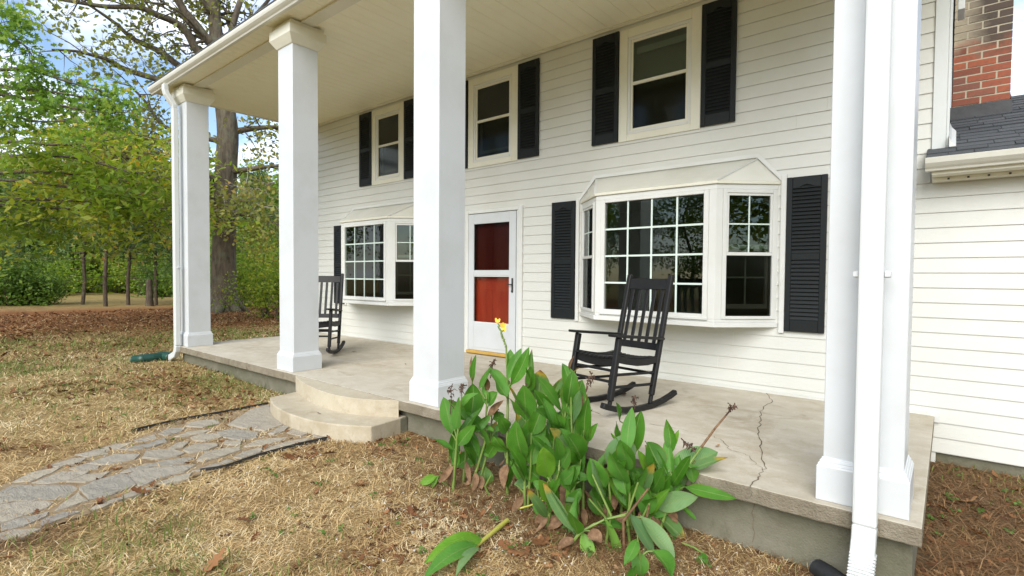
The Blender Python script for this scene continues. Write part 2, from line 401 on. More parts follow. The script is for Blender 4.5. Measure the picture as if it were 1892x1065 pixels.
def mk_canna(name, base, light, yellow=None):
    n = N(name); uv = n.n('SeparateXYZ', {0: n.n('TexCoord').outputs['UV']}).outputs
    v = n.math('ABSOLUTE', uv[1])
    ph = n.math('ADD', n.math('MULTIPLY', uv[0], 46.0), n.math('MULTIPLY', v, -13.0))
    vein = n.math('ADD', n.math('MULTIPLY', n.math('SINE', n.math('MULTIPLY', ph, 3.1)), .5), .5)
    nz_ = n.noise(9, 5, .6, n.coord()); rnd = n.n('ObjectInfo').outputs['Random']
    c = n.mix(n.ramp(nz_, [(.35, (0, 0, 0)), (.7, (1, 1, 1))]), base, light)
    c = n.mix(n.ramp(rnd, [(.35, (0, 0, 0)), (1, (.85,) * 3)]), c, (light[0] * 1.1, light[1] * 1.04, min(light[2] * 2.4, light[1] * .42)))
    c = n.mix(n.ramp(rnd, [(0, (.7,) * 3), (.4, (0, 0, 0))]), c, (base[0] * .62, base[1] * .66, base[2] * .8))
    c = n.mix(n.math('MULTIPLY', n.ramp(n.noise(34, 4, .7, n.coord()), [(.62, (0, 0, 0)), (.72, (1, 1, 1))]), .35), c, (.26, .24, .10))
    c = n.mix(n.math('MULTIPLY', vein, .30), c, tuple(min(1, a * 1.6) for a in light))
    rib = n.math('LESS_THAN', v, .055)
    c = n.mix(n.math('MULTIPLY', rib, .65), c, (.22, .33, .09))
    edge = n.n('MapRange', {0: n.math('ADD', v, n.math('MULTIPLY', nz_, .3)), 1: 1.08, 2: 1.2}).outputs[0]
    c = n.mix(n.math('MULTIPLY', edge, .7), c, (.30, .19, .05))
    if yellow:
        k = n.n('MapRange', {0: n.math('ADD', uv[0], n.math('MULTIPLY', nz_, .7)), 1: 1.10, 2: 1.30}).outputs[0]
        c = n.mix(k, c, (.42, .27, .03)); k2 = n.n('MapRange', {0: n.math('ADD', uv[0], n.math('MULTIPLY', nz_, .7)), 1: 1.28, 2: 1.42}).outputs[0]
        c = n.mix(k2, c, (.17, .07, .025))
    n.set(color=c, rough=n.ramp(nz_, [(.3, (.36,) * 3), (.7, (.56,) * 3)]), spec=.45, normal=n.bump(vein, .45, .004, n.bump(n.noise(22, 3, .6, n.coord()), .35, .01)))
    tr = n.n('BsdfTranslucent'); n.put(tr.inputs[0], n.mix(1.0, c, (1.2, 1.25, .45), 'MULTIPLY'))
    mx = n.n('MixShader', {0: .32, 1: n.b.outputs[0], 2: tr.outputs[0]}); n.t.links.new(mx.outputs[0], n.out.inputs[0])
    return n.m
M['canna_g'] = mk_canna('canna leaf', (.048, .170, .012), (.100, .275, .024))
M['canna_b'] = mk_canna('bright canna leaf', (0.109, 0.282, 0.021), (0.184, 0.380, 0.034))
M['canna_p'] = mk_canna('pale canna leaf', (0.121, 0.259, 0.092), (0.196, 0.333, 0.132))
M['canna_y'] = mk_canna('yellowing canna leaf', (0.063, 0.155, 0.025), (0.103, 0.207, 0.041), True)
M['canna_d'] = mk_plain('withered canna leaf', [(.3, (.085, .04, .018)), (.7, (.26, .15, .075))], 30, .8, .8, 60)
M['canna_stem'] = mk_plain('canna stem', [(.3, (.11, .19, .035)), (.7, (.20, .27, .06))], 14, .5, .2, 40)
M['canna_ystem'] = mk_plain('yellow canna stem', [(.3, (.34, .36, .06)), (.7, (.52, .45, .10))], 14, .5, .2, 40)
M['canna_seed'] = mk_plain('dry canna seed head', [(.3, (.035, .018, .012)), (.7, (.14, .08, .05))], 40, .85, .6, 60)
M['petal'] = mk_plain('yellow petal', [(.3, (.80, .50, .03)), (.7, (.85, .66, .10))], 30, .5, .2, 60)

# ================================================================ GROUND AND PATH
def catmull2(P, n=5):
    Q = []
    for i in range(len(P) - 1):
        a, b, c, d = P[max(i - 1, 0)], P[i], P[i + 1], P[min(i + 2, len(P) - 1)]
        for k in range(n):
            t = k / n
            Q.append(tuple(.5 * (2 * b[j] + (c[j] - a[j]) * t + (2 * a[j] - 5 * b[j] + 4 * c[j] - d[j]) * t * t + (3 * b[j] - a[j] - 3 * c[j] + d[j]) * t ** 3) for j in range(2)))
    return Q + [P[-1]]
STONES = [
 [(-4.659,-5.331),(-4.753,-5.258),(-4.49,-4.999),(-4.374,-4.977),(-4.257,-5.054),(-4.286,-5.142),(-4.411,-5.283),(-4.435,-5.356)],
 [(-4.416,-5.359),(-4.387,-5.286),(-4.22,-5.128),(-4.147,-5.175),(-4.108,-5.304),(-4.089,-5.396)],
 [(-4.058,-5.395),(-4.082,-5.299),(-4.068,-5.179),(-3.997,-5.205),(-3.943,-5.309),(-3.959,-5.402)],
 [(-3.93,-5.414),(-3.932,-5.363),(-3.829,-5.255),(-3.792,-5.33),(-3.832,-5.425)],
 [(-4.046,-5.158),(-4.289,-4.989),(-4.077,-4.983),(-4.057,-5.082)],
 [(-3.95,-5.231),(-3.997,-5.133),(-3.933,-5.047),(-3.898,-5.151),(-3.855,-5.246)],
 [(-4.372,-4.961),(-4.434,-4.862),(-4.446,-4.703),(-4.388,-4.687),(-4.147,-4.7),(-4.073,-4.889),(-4.102,-4.969)],
 [(-3.968,-4.925),(-4.055,-4.699),(-4.01,-4.622),(-3.963,-4.714),(-3.945,-4.877)],
 [(-3.903,-5.012),(-3.96,-4.969),(-3.914,-4.9),(-3.888,-4.954)],
 [(-4.821,-5.25),(-4.957,-5.122),(-4.93,-4.963),(-4.835,-5.038),(-4.752,-5.163)],
 [(-4.71,-5.159),(-4.806,-4.986),(-4.678,-4.844),(-4.629,-4.879),(-4.578,-4.982),(-4.614,-5.087)],
 [(-4.553,-4.998),(-4.606,-4.884),(-4.537,-4.754),(-4.454,-4.822),(-4.451,-4.916)],
 [(-5.023,-5.018),(-5.086,-4.872),(-5.032,-4.793),(-4.948,-4.836),(-4.941,-4.973)],
 [(-5.175,-4.829),(-5.166,-4.711),(-5.025,-4.649),(-5.037,-4.766)],
 [(-5.207,-4.729),(-5.271,-4.546),(-5.22,-4.427),(-5.113,-4.543),(-5.13,-4.679)],
 [(-4.831,-4.928),(-4.873,-4.827),(-4.769,-4.762),(-4.697,-4.791),(-4.736,-4.88)],
 [(-4.888,-4.811),(-4.978,-4.619),(-4.834,-4.477),(-4.728,-4.548),(-4.741,-4.678),(-4.783,-4.746)],
 [(-5.084,-4.551),(-5.07,-4.364),(-5.139,-4.203),(-5.003,-4.231),(-4.957,-4.368),(-4.993,-4.489)],
 [(-5.27,-4.398),(-5.348,-4.218),(-5.178,-4.254),(-5.194,-4.389)],
 [(-5.341,-4.188),(-5.445,-4.07),(-5.369,-3.957),(-5.259,-4.03),(-5.202,-4.166)],
 [(-4.396,-4.678),(-4.463,-4.596),(-4.385,-4.459),(-4.255,-4.28),(-4.156,-4.4),(-4.16,-4.557),(-4.093,-4.688),(-4.244,-4.682)],
 [(-4.492,-4.703),(-4.542,-4.613),(-4.506,-4.336),(-4.443,-4.211),(-4.346,-4.333),(-4.453,-4.493),(-4.447,-4.652)],
 [(-4.707,-4.499),(-4.842,-4.431),(-4.766,-4.263),(-4.593,-4.239),(-4.559,-4.303),(-4.589,-4.423)],
 [(-4.699,-4.202),(-4.768,-4.09),(-4.669,-3.965),(-4.575,-3.987),(-4.53,-4.116),(-4.563,-4.212)],
 [(-5.136,-4.123),(-5.205,-3.981),(-5.101,-3.826),(-5.045,-3.919),(-5.071,-4.079)],
 [(-5.405,-3.945),(-5.508,-3.853),(-5.445,-3.651),(-5.27,-3.684),(-5.244,-3.843)],
 [(-4.981,-4.045),(-5.013,-3.931),(-4.894,-3.839),(-4.802,-3.859),(-4.79,-4.0),(-4.871,-4.052)],
 [(-5.171,-3.64),(-5.54,-3.26),(-5.605,-3.027),(-5.0,-3.194),(-4.791,-3.295),(-4.718,-3.513),(-4.944,-3.597)],
 [(-4.982,-3.82),(-5.002,-3.684),(-4.711,-3.573),(-4.578,-3.656),(-4.61,-3.785),(-4.789,-3.847)],
 [(-4.345,-4.232),(-4.492,-4.115),(-4.484,-4.008),(-4.427,-3.867),(-4.336,-3.907),(-4.287,-4.089),(-4.287,-4.21)],
 [(-4.412,-3.839),(-4.506,-3.69),(-4.383,-3.455),(-4.339,-3.554),(-4.325,-3.725)],
 [(-4.584,-3.541),(-4.73,-3.348),(-4.752,-3.212),(-4.563,-3.397),(-4.532,-3.51)],
 [(-4.204,-4.014),(-4.272,-3.903),(-4.265,-3.754),(-4.166,-3.82),(-4.135,-3.982)],
 [(-4.165,-3.786),(-4.26,-3.722),(-4.261,-3.484),(-4.221,-3.332),(-4.158,-3.428),(-4.138,-3.625)],
 [(-4.506,-3.404),(-4.655,-3.244),(-4.37,-3.222),(-4.325,-3.37)],
 [(-4.245,-3.298),(-4.326,-3.207),(-4.247,-3.152),(-4.062,-3.187),(-4.106,-3.282)],
 [(-4.141,-4.343),(-4.153,-4.261),(-4.203,-4.062),(-4.127,-4.048),(-4.107,-4.192),(-4.089,-4.286)],
 [(-4.065,-4.593),(-4.116,-4.467),(-4.107,-4.356),(-4.001,-4.414),(-4.007,-4.555)],
 [(-4.818,-4.276),(-4.91,-4.183),(-4.892,-4.093),(-4.759,-4.188),(-4.77,-4.246)],
 [(-4.604,-3.942),(-4.689,-3.872),(-4.569,-3.785),(-4.464,-3.85)],
]
PATH_OUTLINE = [(-4.761,-5.379),(-4.859,-5.245),(-5.086,-5.008),(-5.267,-4.716),(-5.367,-4.371),(-5.647,-3.932),(-5.62,-3.499),(-5.711,-2.961),(-4.977,-3.174),(-4.57,-3.23),(-4.271,-3.158),(-4.021,-3.11),(-4.096,-3.272),(-4.114,-3.547),(-4.086,-3.876),(-4.043,-4.145),(-4.031,-4.39),(-4.031,-4.609),(-3.938,-4.921),(-3.87,-5.02),(-3.829,-5.255),(-3.803,-5.429),(-3.794,-5.478)]
EDGING = [[(-5.614,-4.327),(-5.695,-3.898),(-5.685,-3.472),(-5.698,-2.975)],[(-4.097,-4.304),(-4.047,-4.143),(-4.099,-3.869),(-4.114,-3.547),(-4.096,-3.272),(-4.046,-3.093),(-3.896,-2.875)]]
def in_poly(poly, X, Y):
    ins = np.zeros(X.shape, bool); n = len(poly)
    for i in range(n):
        x0, y0 = poly[i]; x1, y1 = poly[(i + 1) % n]
        c = ((y0 > Y) != (y1 > Y)) & (X < (x1 - x0) * (Y - y0) / (y1 - y0 + 1e-12) + x0); ins ^= c
    return ins

def zones(x, y):
    d = np.hypot(x - EYE[0], y - EYE[1]); n = fbm(x * .45 + 3, y * .45 + 9, 4); n2 = fbm(x * 1.7, y * 1.7, 3)
    litter = sm(9.5, 14, d) * (1 - .75 * sm(27, 31, d)) * sm(-7, -10, x) * np.clip(.35 + 1.5 * (n - .38) + .8 * sm(15, 19, d), 0, 1)
    litter = np.maximum(litter, 1.0 * np.exp(-(((x + 7.4) / 1.7) ** 2 + ((y + 3.25) / .55) ** 2)) * (.45 + n2))
    litter = np.maximum(litter, .5 * (n2 > .62))
    green = np.maximum(sm(.47, .58, n), .35) * sm(4.5, 8, d) * (1 - sm(15, 19, d)) * (.5 + .7 * n2)
    green = np.maximum(green, .8 * np.exp(-(((x + 12.5) / 3) ** 2 + ((y + 1.2) / 1.6) ** 2)) * (n2 > .42))
    green = np.maximum(green, .75 * np.exp(-(((x + 2.9) / .8) ** 2 + ((y + 4.9) / .5) ** 2)) * (n2 > .45))
    green = np.maximum(green, .35 * sm(29, 33, d))
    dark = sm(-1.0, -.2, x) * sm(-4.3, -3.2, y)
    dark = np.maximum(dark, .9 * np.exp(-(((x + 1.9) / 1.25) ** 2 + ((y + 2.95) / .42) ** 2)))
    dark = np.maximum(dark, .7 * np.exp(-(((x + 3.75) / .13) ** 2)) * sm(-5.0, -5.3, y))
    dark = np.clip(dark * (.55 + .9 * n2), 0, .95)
    return np.clip(litter, 0, 1), np.clip(green, 0, 1), dark

gx = np.unique(np.concatenate([np.linspace(-260, -40, 23), np.linspace(-40, -13, 46), np.linspace(-13, 3.5, 150), np.linspace(3.5, 20, 20), np.linspace(20, 160, 12)]))
gy = np.unique(np.concatenate([np.linspace(-140, -20, 13), np.linspace(-20, -7.5, 24), np.linspace(-7.5, .6, 90), np.linspace(.6, 24, 50), np.linspace(24, 240, 22)]))
GX, GY = np.meshgrid(gx, gy); gxx, gyy = GX.ravel(), GY.ravel()
gz = zg(gxx, gyy); dd_ = np.hypot(gxx, gyy + 5.8)
gz = gz - (gyy > -2.5) * (gxx > -9.2) * (gxx < -.2) * (gyy < 8) * .25
amp = .022 * sm(1, 3, dd_) + .05 * sm(12, 30, dd_)
onpath = in_poly([(-5.95, -2.6), (-3.6, -2.6), (-3.6, -9), (-5.2, -9), (-5.95, -4.2)], gxx, gyy)
gz = gz + np.where(onpath, -.012, amp * (fbm(gxx * 1.3 + 5, gyy * 1.3 + 2, 3) - .5) * 2)
li, gr, dk = zones(gxx, gyy)
nx, ny = len(gx), len(gy)
I = (np.arange(ny - 1)[:, None] * nx + np.arange(nx - 1)[None, :]).ravel()
gme = mesh_np('ground', np.stack([gxx, gyy, gz], 1), np.stack([I, I + 1, I + nx + 1, I + nx], 1), M['ground'], smooth=True)
for nm, arr in (('litter', li), ('green', gr), ('dark', dk)):
    a = gme.attributes.new(nm, 'FLOAT', 'POINT'); a.data.foreach_set('value', arr.astype(np.float32))
tag(inst('ground', gme), kind='structure')

path = tag(empty('path'), kind='structure')
EXTRA = []
r_ = random.Random(8)
for j in range(7):                                                   # the walk goes on past the left edge of the picture
    for i in range(3):
        cx, cy = -4.62 + i * .36 + r_.uniform(-.05, .05), -5.72 - j * .36 + r_.uniform(-.05, .05)
        EXTRA.append([(cx + math.cos(a) * r_.uniform(.16, .22) * 1.0, cy + math.sin(a) * r_.uniform(.15, .21)) for a in (0.2, 1.1, 2.0, 3.1, 4.2, 5.2)])
m = MB(); OUT = PATH_OUTLINE[:]
OUT = [(-4.90, -8.3), (-4.9, -5.9)] + OUT + [(-3.72, -6.0), (-3.72, -8.3)]
m.add([(x, y, zgf(x, y) + .004) for x, y in OUT], [tuple(range(len(OUT) - 1, -1, -1))])
pb = m.build('path_bed', M['soil'], path)
bmod = None
ALLST = STONES + EXTRA
for poly in ALLST:
    cx = sum(p[0] for p in poly) / len(poly); cy = sum(p[1] for p in poly) / len(poly)
    area = sum(poly[i][0] * poly[(i + 1) % len(poly)][1] - poly[(i + 1) % len(poly)][0] * poly[i][1] for i in range(len(poly)))
    q = poly if area > 0 else poly[::-1]
    P2 = []
    for i in range(len(q)):                                          # rough broken edges
        a, b = q[i], q[(i + 1) % len(q)]; L = math.hypot(b[0] - a[0], b[1] - a[1]); n_ = max(1, int(L / .045))
        for k in range(n_):
            t = k / n_; P2.append(((a[0] + (b[0] - a[0]) * t - cx) * 1.035 + r_.gauss(0, .0045) * (k > 0), (a[1] + (b[1] - a[1]) * t - cy) * 1.035 + r_.gauss(0, .0045) * (k > 0)))
    top = [(x * .99, y * .99) for x, y in P2]; n_ = len(P2)
    z0 = zgf(cx, cy); h = .010 + r_.uniform(-.003, .006); tx, ty = r_.gauss(0, .009), r_.gauss(0, .009)
    V = [(x, y, -.03) for x, y in P2] + [(x, y, h - .006 + x * tx + y * ty) for x, y in P2] + [(x * .982, y * .982, h + x * tx + y * ty) for x, y in top]
    F = [(i, (i + 1) % n_, n_ + (i + 1) % n_, n_ + i) for i in range(n_)] + [(n_ + i, n_ + (i + 1) % n_, 2 * n_ + (i + 1) % n_, 2 * n_ + i) for i in range(n_)] + [tuple(range(2 * n_, 3 * n_))]
    m = MB(); m.add(V, F); o = m.build('stone', M['stone'], path); o.location = (cx, cy, z0)
for pts, lab in zip(EDGING, ('black plastic lawn edging along the far lawn side of the flagstone path', 'black plastic lawn edging along the near side of the flagstone path up to the step')):
    b0 = pts[0]; z0 = zgf(*b0); m = MB()
    m.sweep([(x - b0[0], y - b0[1], zgf(x, y) - z0 - .011) for x, y in catmull2(pts)], .008, .075); o = m.build('lawn_edging', M['black_plastic'], None, .002)
    o.location = (b0[0], b0[1], z0); tag(o, lab, 'lawn edging')

# ================================================================ HOUSE
house = tag(empty('house', (0, 0, 0)), 'white two-storey house with tall square porch columns and black shutters', 'house')
PITCH = 0.1252; Z0 = -0.302                       # siding course height, lowest course
XL, XC = -9.62, -0.05                             # house corners
EAVE_Z = 4.116

U_WIN = [(-7.745, -6.868), (-5.417, -4.490), (-2.987, -2.040)]      # outer casing of the upstairs windows
UZ0, UZ1 = 2.735, 4.030
BAYS = [-7.400, -2.379]
DOOR = (-5.39, -4.505, 0.0, 2.04)
holes = [(a + .05, b - .05, UZ0 + .05, UZ1 - .05) for a, b in U_WIN] + [(c - 1.10, c + 1.10, .70, 2.08) for c in BAYS] + [DOOR]

def wall_with_holes(mb, x0, x1, z0, z1, y0, y1, holes):
    xs = sorted({x0, x1, *[h[0] for h in holes], *[h[1] for h in holes]}); zs = sorted({z0, z1, *[max(h[2], z0) for h in holes], *[h[3] for h in holes]})
    solid = lambda i, j: 0 <= i < len(xs) - 1 and 0 <= j < len(zs) - 1 and not any(h[0] <= (xs[i] + xs[i + 1]) / 2 <= h[1] and h[2] <= (zs[j] + zs[j + 1]) / 2 <= h[3] for h in holes)
    for i in range(len(xs) - 1):
        for j in range(len(zs) - 1):
            if not solid(i, j): continue
            a, b, c, d = xs[i], xs[i + 1], zs[j], zs[j + 1]
            mb.add([(a, y0, c), (b, y0, c), (b, y0, d), (a, y0, d)], [(0, 1, 2, 3)])
            mb.add([(a, y1, c), (b, y1, c), (b, y1, d), (a, y1, d)], [(3, 2, 1, 0)])
            if not solid(i - 1, j): mb.add([(a, y0, c), (a, y1, c), (a, y1, d), (a, y0, d)], [(3, 2, 1, 0)])
            if not solid(i + 1, j): mb.add([(b, y0, c), (b, y1, c), (b, y1, d), (b, y0, d)], [(0, 1, 2, 3)])
            if not solid(i, j - 1): mb.add([(a, y0, c), (b, y0, c), (b, y1, c), (a, y1, c)], [(3, 2, 1, 0)])
            if not solid(i, j + 1): mb.add([(a, y0, d), (b, y0, d), (b, y1, d), (a, y1, d)], [(0, 1, 2, 3)])

mb = MB(); wall_with_holes(mb, XL, XC, -.42, 4.9, 0.0, .14, holes)
wall = mb.build('wall', M['siding'], house)
mb = MB()
mb.box(XL, XL + .12, .141, 8.0, -.42, 4.9); mb.box(XC - .12, XC, .141, 8.0, -.42, 4.9); mb.box(XL + .121, XC - .121, 7.88, 8.0, -.42, 4.9)
mb.build('wall', M['siding'], house)
mb = MB(); mb.prism([(0.141, 4.9), (4.0, 7.1), (7.88, 4.9)], 'x', XC - .1, XC - .01); mb.prism([(0.141, 4.9), (4.0, 7.1), (7.88, 4.9)], 'x', XL + .01, XL + .1)
mb.build('gable', M['siding'], house)
mb = MB(); mb.box(XL + .13, XC - .13, 3.9, 4.0, -.1, 4.88); mb.box(XL + .13, XC - .13, .145, 3.89, -.1, -.02)
mb.box(XL + .13, XC - .13, .145, 3.89, 2.42, 2.62); mb.box(XL + .13, XC - .13, .145, 3.89, 4.7, 4.8); mb.box(-5.9, -5.8, .145, 3.89, -.02, 2.41)
mb.box(-3.6, -3.5, .145, 3.89, 2.63, 4.69); mb.box(-6.2, -6.1, .145, 3.89, 2.63, 4.69)
mb.build('room_wall', M['interior'], house)

def board(parent, x0, x1, z, mat):
    t0 = .0140; t1 = .0045
    m = MB(); m.prism([(-.0005, z + .0015), (-t0, z), (-t0, z + .006), (-t1, z + PITCH - .001), (-.0005, z + PITCH - .001)], 'x', x0, x1)
    o = bpy.data.objects.new('siding_board', m.mesh('siding_board', mat)); return link(o, parent)

addition = MB(); addition.box(XC + .001, 4.2, 0.0, 3.4, -.31, 2.02)
addition = addition.build('wall', M['siding'], house)

r_ = random.Random(5)
k = 0
while Z0 + k * PITCH < EAVE_Z - .06:
    z = Z0 + k * PITCH; zt = z + PITCH; zc = z + PITCH / 2
    right = 3.0 if zt < 2.0 else XC - .088
    ivs = [(XL + .01, right)] if zt > 0.0 else [(XC - .03, right)]
    for h in holes:
        if h[2] < zc < h[3]:
            ivs = [q for a, b in ivs for q in ((a, min(b, h[0])), (max(a, h[1]), b)) if q[1] - q[0] > .03]
    for a, b in ivs:
        cuts = []; c = a + r_.uniform(1.6, 3.6)
        while c < b - .4: cuts.append(c); c += r_.uniform(2.4, 3.7)
        if a < XC < b and b > 1: cuts = [q for q in cuts if abs(q - XC) > .3]
        es = [a] + cuts + [b]
        for i in range(len(es) - 1):
            mid = (es[i] + es[i + 1]) / 2
            board(addition if mid > XC else wall, es[i] + (.0003 if i else 0), es[i + 1] - .0003, z, M['siding'])
    k += 1
mb = MB(); mb.box(-.137, XC + .002, -.028, -.0008, 2.16, 4.4); mb.box(XC + .003, XC + .022, -.028, .12, 2.2, 4.4)
mb.build('corner_board', M['downspout'], house, .003)
mb = MB(); mb.box(.0, .045, .16, .42, 3.40, 3.86); mb.build('trim_block', M['trim'], house, .004)
mb = MB(); mb.box(XL, -.09, -.035, -.017, .001, .022); mb.build('base_trim', M['siding'], house)
mb = MB(); mb.box(XC - .06, -.03, -.032, -.0175, -.05, .03); mb.build('corner_clip', M['trim'], house)

# ---- upstairs windows
def upper_window(x0, x1, inner_open):
    w = empty('window'); w.parent = house
    c = .105; y = -.030
    m = MB(); m.box(x0, x0 + c, y, -.001, UZ0, UZ1); m.box(x1 - c, x1, y, -.001, UZ0, UZ1)
    m.box(x0 + c + .0005, x1 - c - .0005, y, -.001, UZ1 - .10, UZ1); m.box(x0 + c + .0005, x1 - c - .0005, y, -.001, UZ0, UZ0 + .075)
    m.build('casing', M['cream'], w, .003)
    a, b, z0, z1 = x0 + c, x1 - c, UZ0 + .075, UZ1 - .10
    f = .035
    m = MB(); yy = -.022
    m.box(a + .001, a + f, yy, .05, z0 + .001, z1 - .001); m.box(b - f, b - .001, yy, .05, z0 + .001, z1 - .001)
    m.box(a + f, b - f, yy, .05, z1 - f, z1 - .001); m.box(a + f, b - f, yy - .006, .05, z0 + .001, z0 + f)
    m.build('frame', M['trim'], w, .002)
    zm = z0 + (z1 - z0) * .52
    m = MB(); m.box(a + f + .001, b - f - .001, yy + .006, .02, zm - .018, zm + .018)
    m.box(a + f + .001, a + f + .026, yy + .008, .02, z0 + f, z1 - f); m.box(b - f - .026, b - f - .001, yy + .008, .02, z0 + f, z1 - f)
    m.box(a + f + .027, b - f - .027, yy + .008, .02, z1 - f - .03, z1 - f - .001); m.box(a + f + .027, b - f - .027, yy + .008, .02, z0 + f + .001, z0 + f + .03)
    m.build('sash', M['cream'], w, .002)
    g = f + .027
    m = MB(); m.box(a + g, b - g, -.004, 0.0, zm + .019, z1 - f - .031); m.build('pane', M['glass'], w)
    m = MB(); m.box(a + g, b - g, .001, .005, z0 + f + .031, zm - .019); m.build('pane', M['screen'], w)
    # inner sash and rolled shade
    m = MB()
    if inner_open:
        m.box(a + g - .005, b - g + .005, .06, .085, zm + .06, zm + .10); m.box(a + g - .005, b - g + .005, .06, .085, z0 + .13, z0 + .17)
        m.box(a + g - .005, a + g + .03, .06, .085, z0 + .171, zm + .059); m.box(b - g - .03, b - g + .005, .06, .085, z0 + .171, zm + .059)
    m.box(a + g - .005, b - g + .005, .09, .12, z1 - f - .13, z1 - f - .06)
    m.build('inner_sash', M['cream'], w)
    m = MB(); m.box(a - .02, b + .02, .20, .21, z0 - .02, z1 + .02)
    m.build('shade', M['curtain'], w)
for i, (a, b) in enumerate(U_WIN): upper_window(a, b, i < 2)

# ---- shutters
def slat_mesh(w, mat):
    m = MB(); m.hexa([(0, -.010, -.016), (w, -.010, -.016), (w, -.006, -.019), (0, -.006, -.019), (0, .008, .019), (w, .008, .019), (w, .012, .016), (0, .012, .016)]); return m.mesh('slat', mat)
SLATS = {}
def shutter(x0, x1, z0, z1, single):
    s = empty('shutter'); s.parent = house
    st = .05; zt = z1 - .105; zb = z0 + .115; zm = z0 + (z1 - z0) * .487
    y0, y1 = -.046, -.0175
    m = MB(); m.box(x0, x0 + st, y0, y1, z0, z1); m.box(x1 - st, x1, y0, y1, z0, z1)
    n = 10; arch = [(x0 + st + .0003 + (x1 - x0 - 2 * st - .0006) * i / n, zt + .028 * (abs(math.cos(math.pi * i / n)) < .75) * (1 - (math.cos(math.pi * i / n) / .75) ** 2)) for i in range(n + 1)]
    m.prism([(x1 - st - .0003, z1), (x0 + st + .0003, z1)] + arch, 'y', y0 + .001, y1)
    m.box(x0 + st + .0003, x1 - st - .0003, y0 + .001, y1, z0, zb); m.box(x0 + st + .0003, x1 - st - .0003, y0 + .001, y1, zm - .032, zm + .032)
    m.build('frame', M['shutter'], s, .003)
    m = MB(); m.box(x0 + st - .01, x1 - st + .01, -.0225, -.018, z0 + .02, z1 - .02); m.build('back_panel', M['shutter'], s)
    w = round(x1 - x0 - 2 * st - .001, 3); zs = []
    for a, b in ((zb, zm - .032), (zm + .032, zt + .03)):
        c = int((b - a) / .036); zs += [a + (b - a) * (i + .5) / c for i in range(c)]
    if single:
        if w not in SLATS: SLATS[w] = slat_mesh(w, M['shutter'])
        for z in zs: inst('slat', SLATS[w], s, (x0 + st + .0005, -.036, z))
    else:
        m = MB()
        for z in zs:
            a = x0 + st + .0005; b = a + w
            m.hexa([(a, -.046, z - .016), (b, -.046, z - .016), (b, -.042, z - .019), (a, -.042, z - .019), (a, -.028, z + .019), (b, -.028, z + .019), (b, -.024, z + .016), (a, -.024, z + .016)])
        o = m.build('slats', M['shutter'], s); o['kind'] = 'stuff'
    return s
shutter(-3.912, -3.565, .608, 2.103, True); shutter(-1.200, -.866, .632, 2.112, True)
shutter(-8.912, -8.565, .606, 2.085, True); shutter(-6.235, -5.90, .62, 2.10, False)
for a, b in U_WIN:
    shutter(a - .352, a - .006, 2.748, 4.035, False); shutter(b + .006, b + .352, 2.748, 4.025, False)

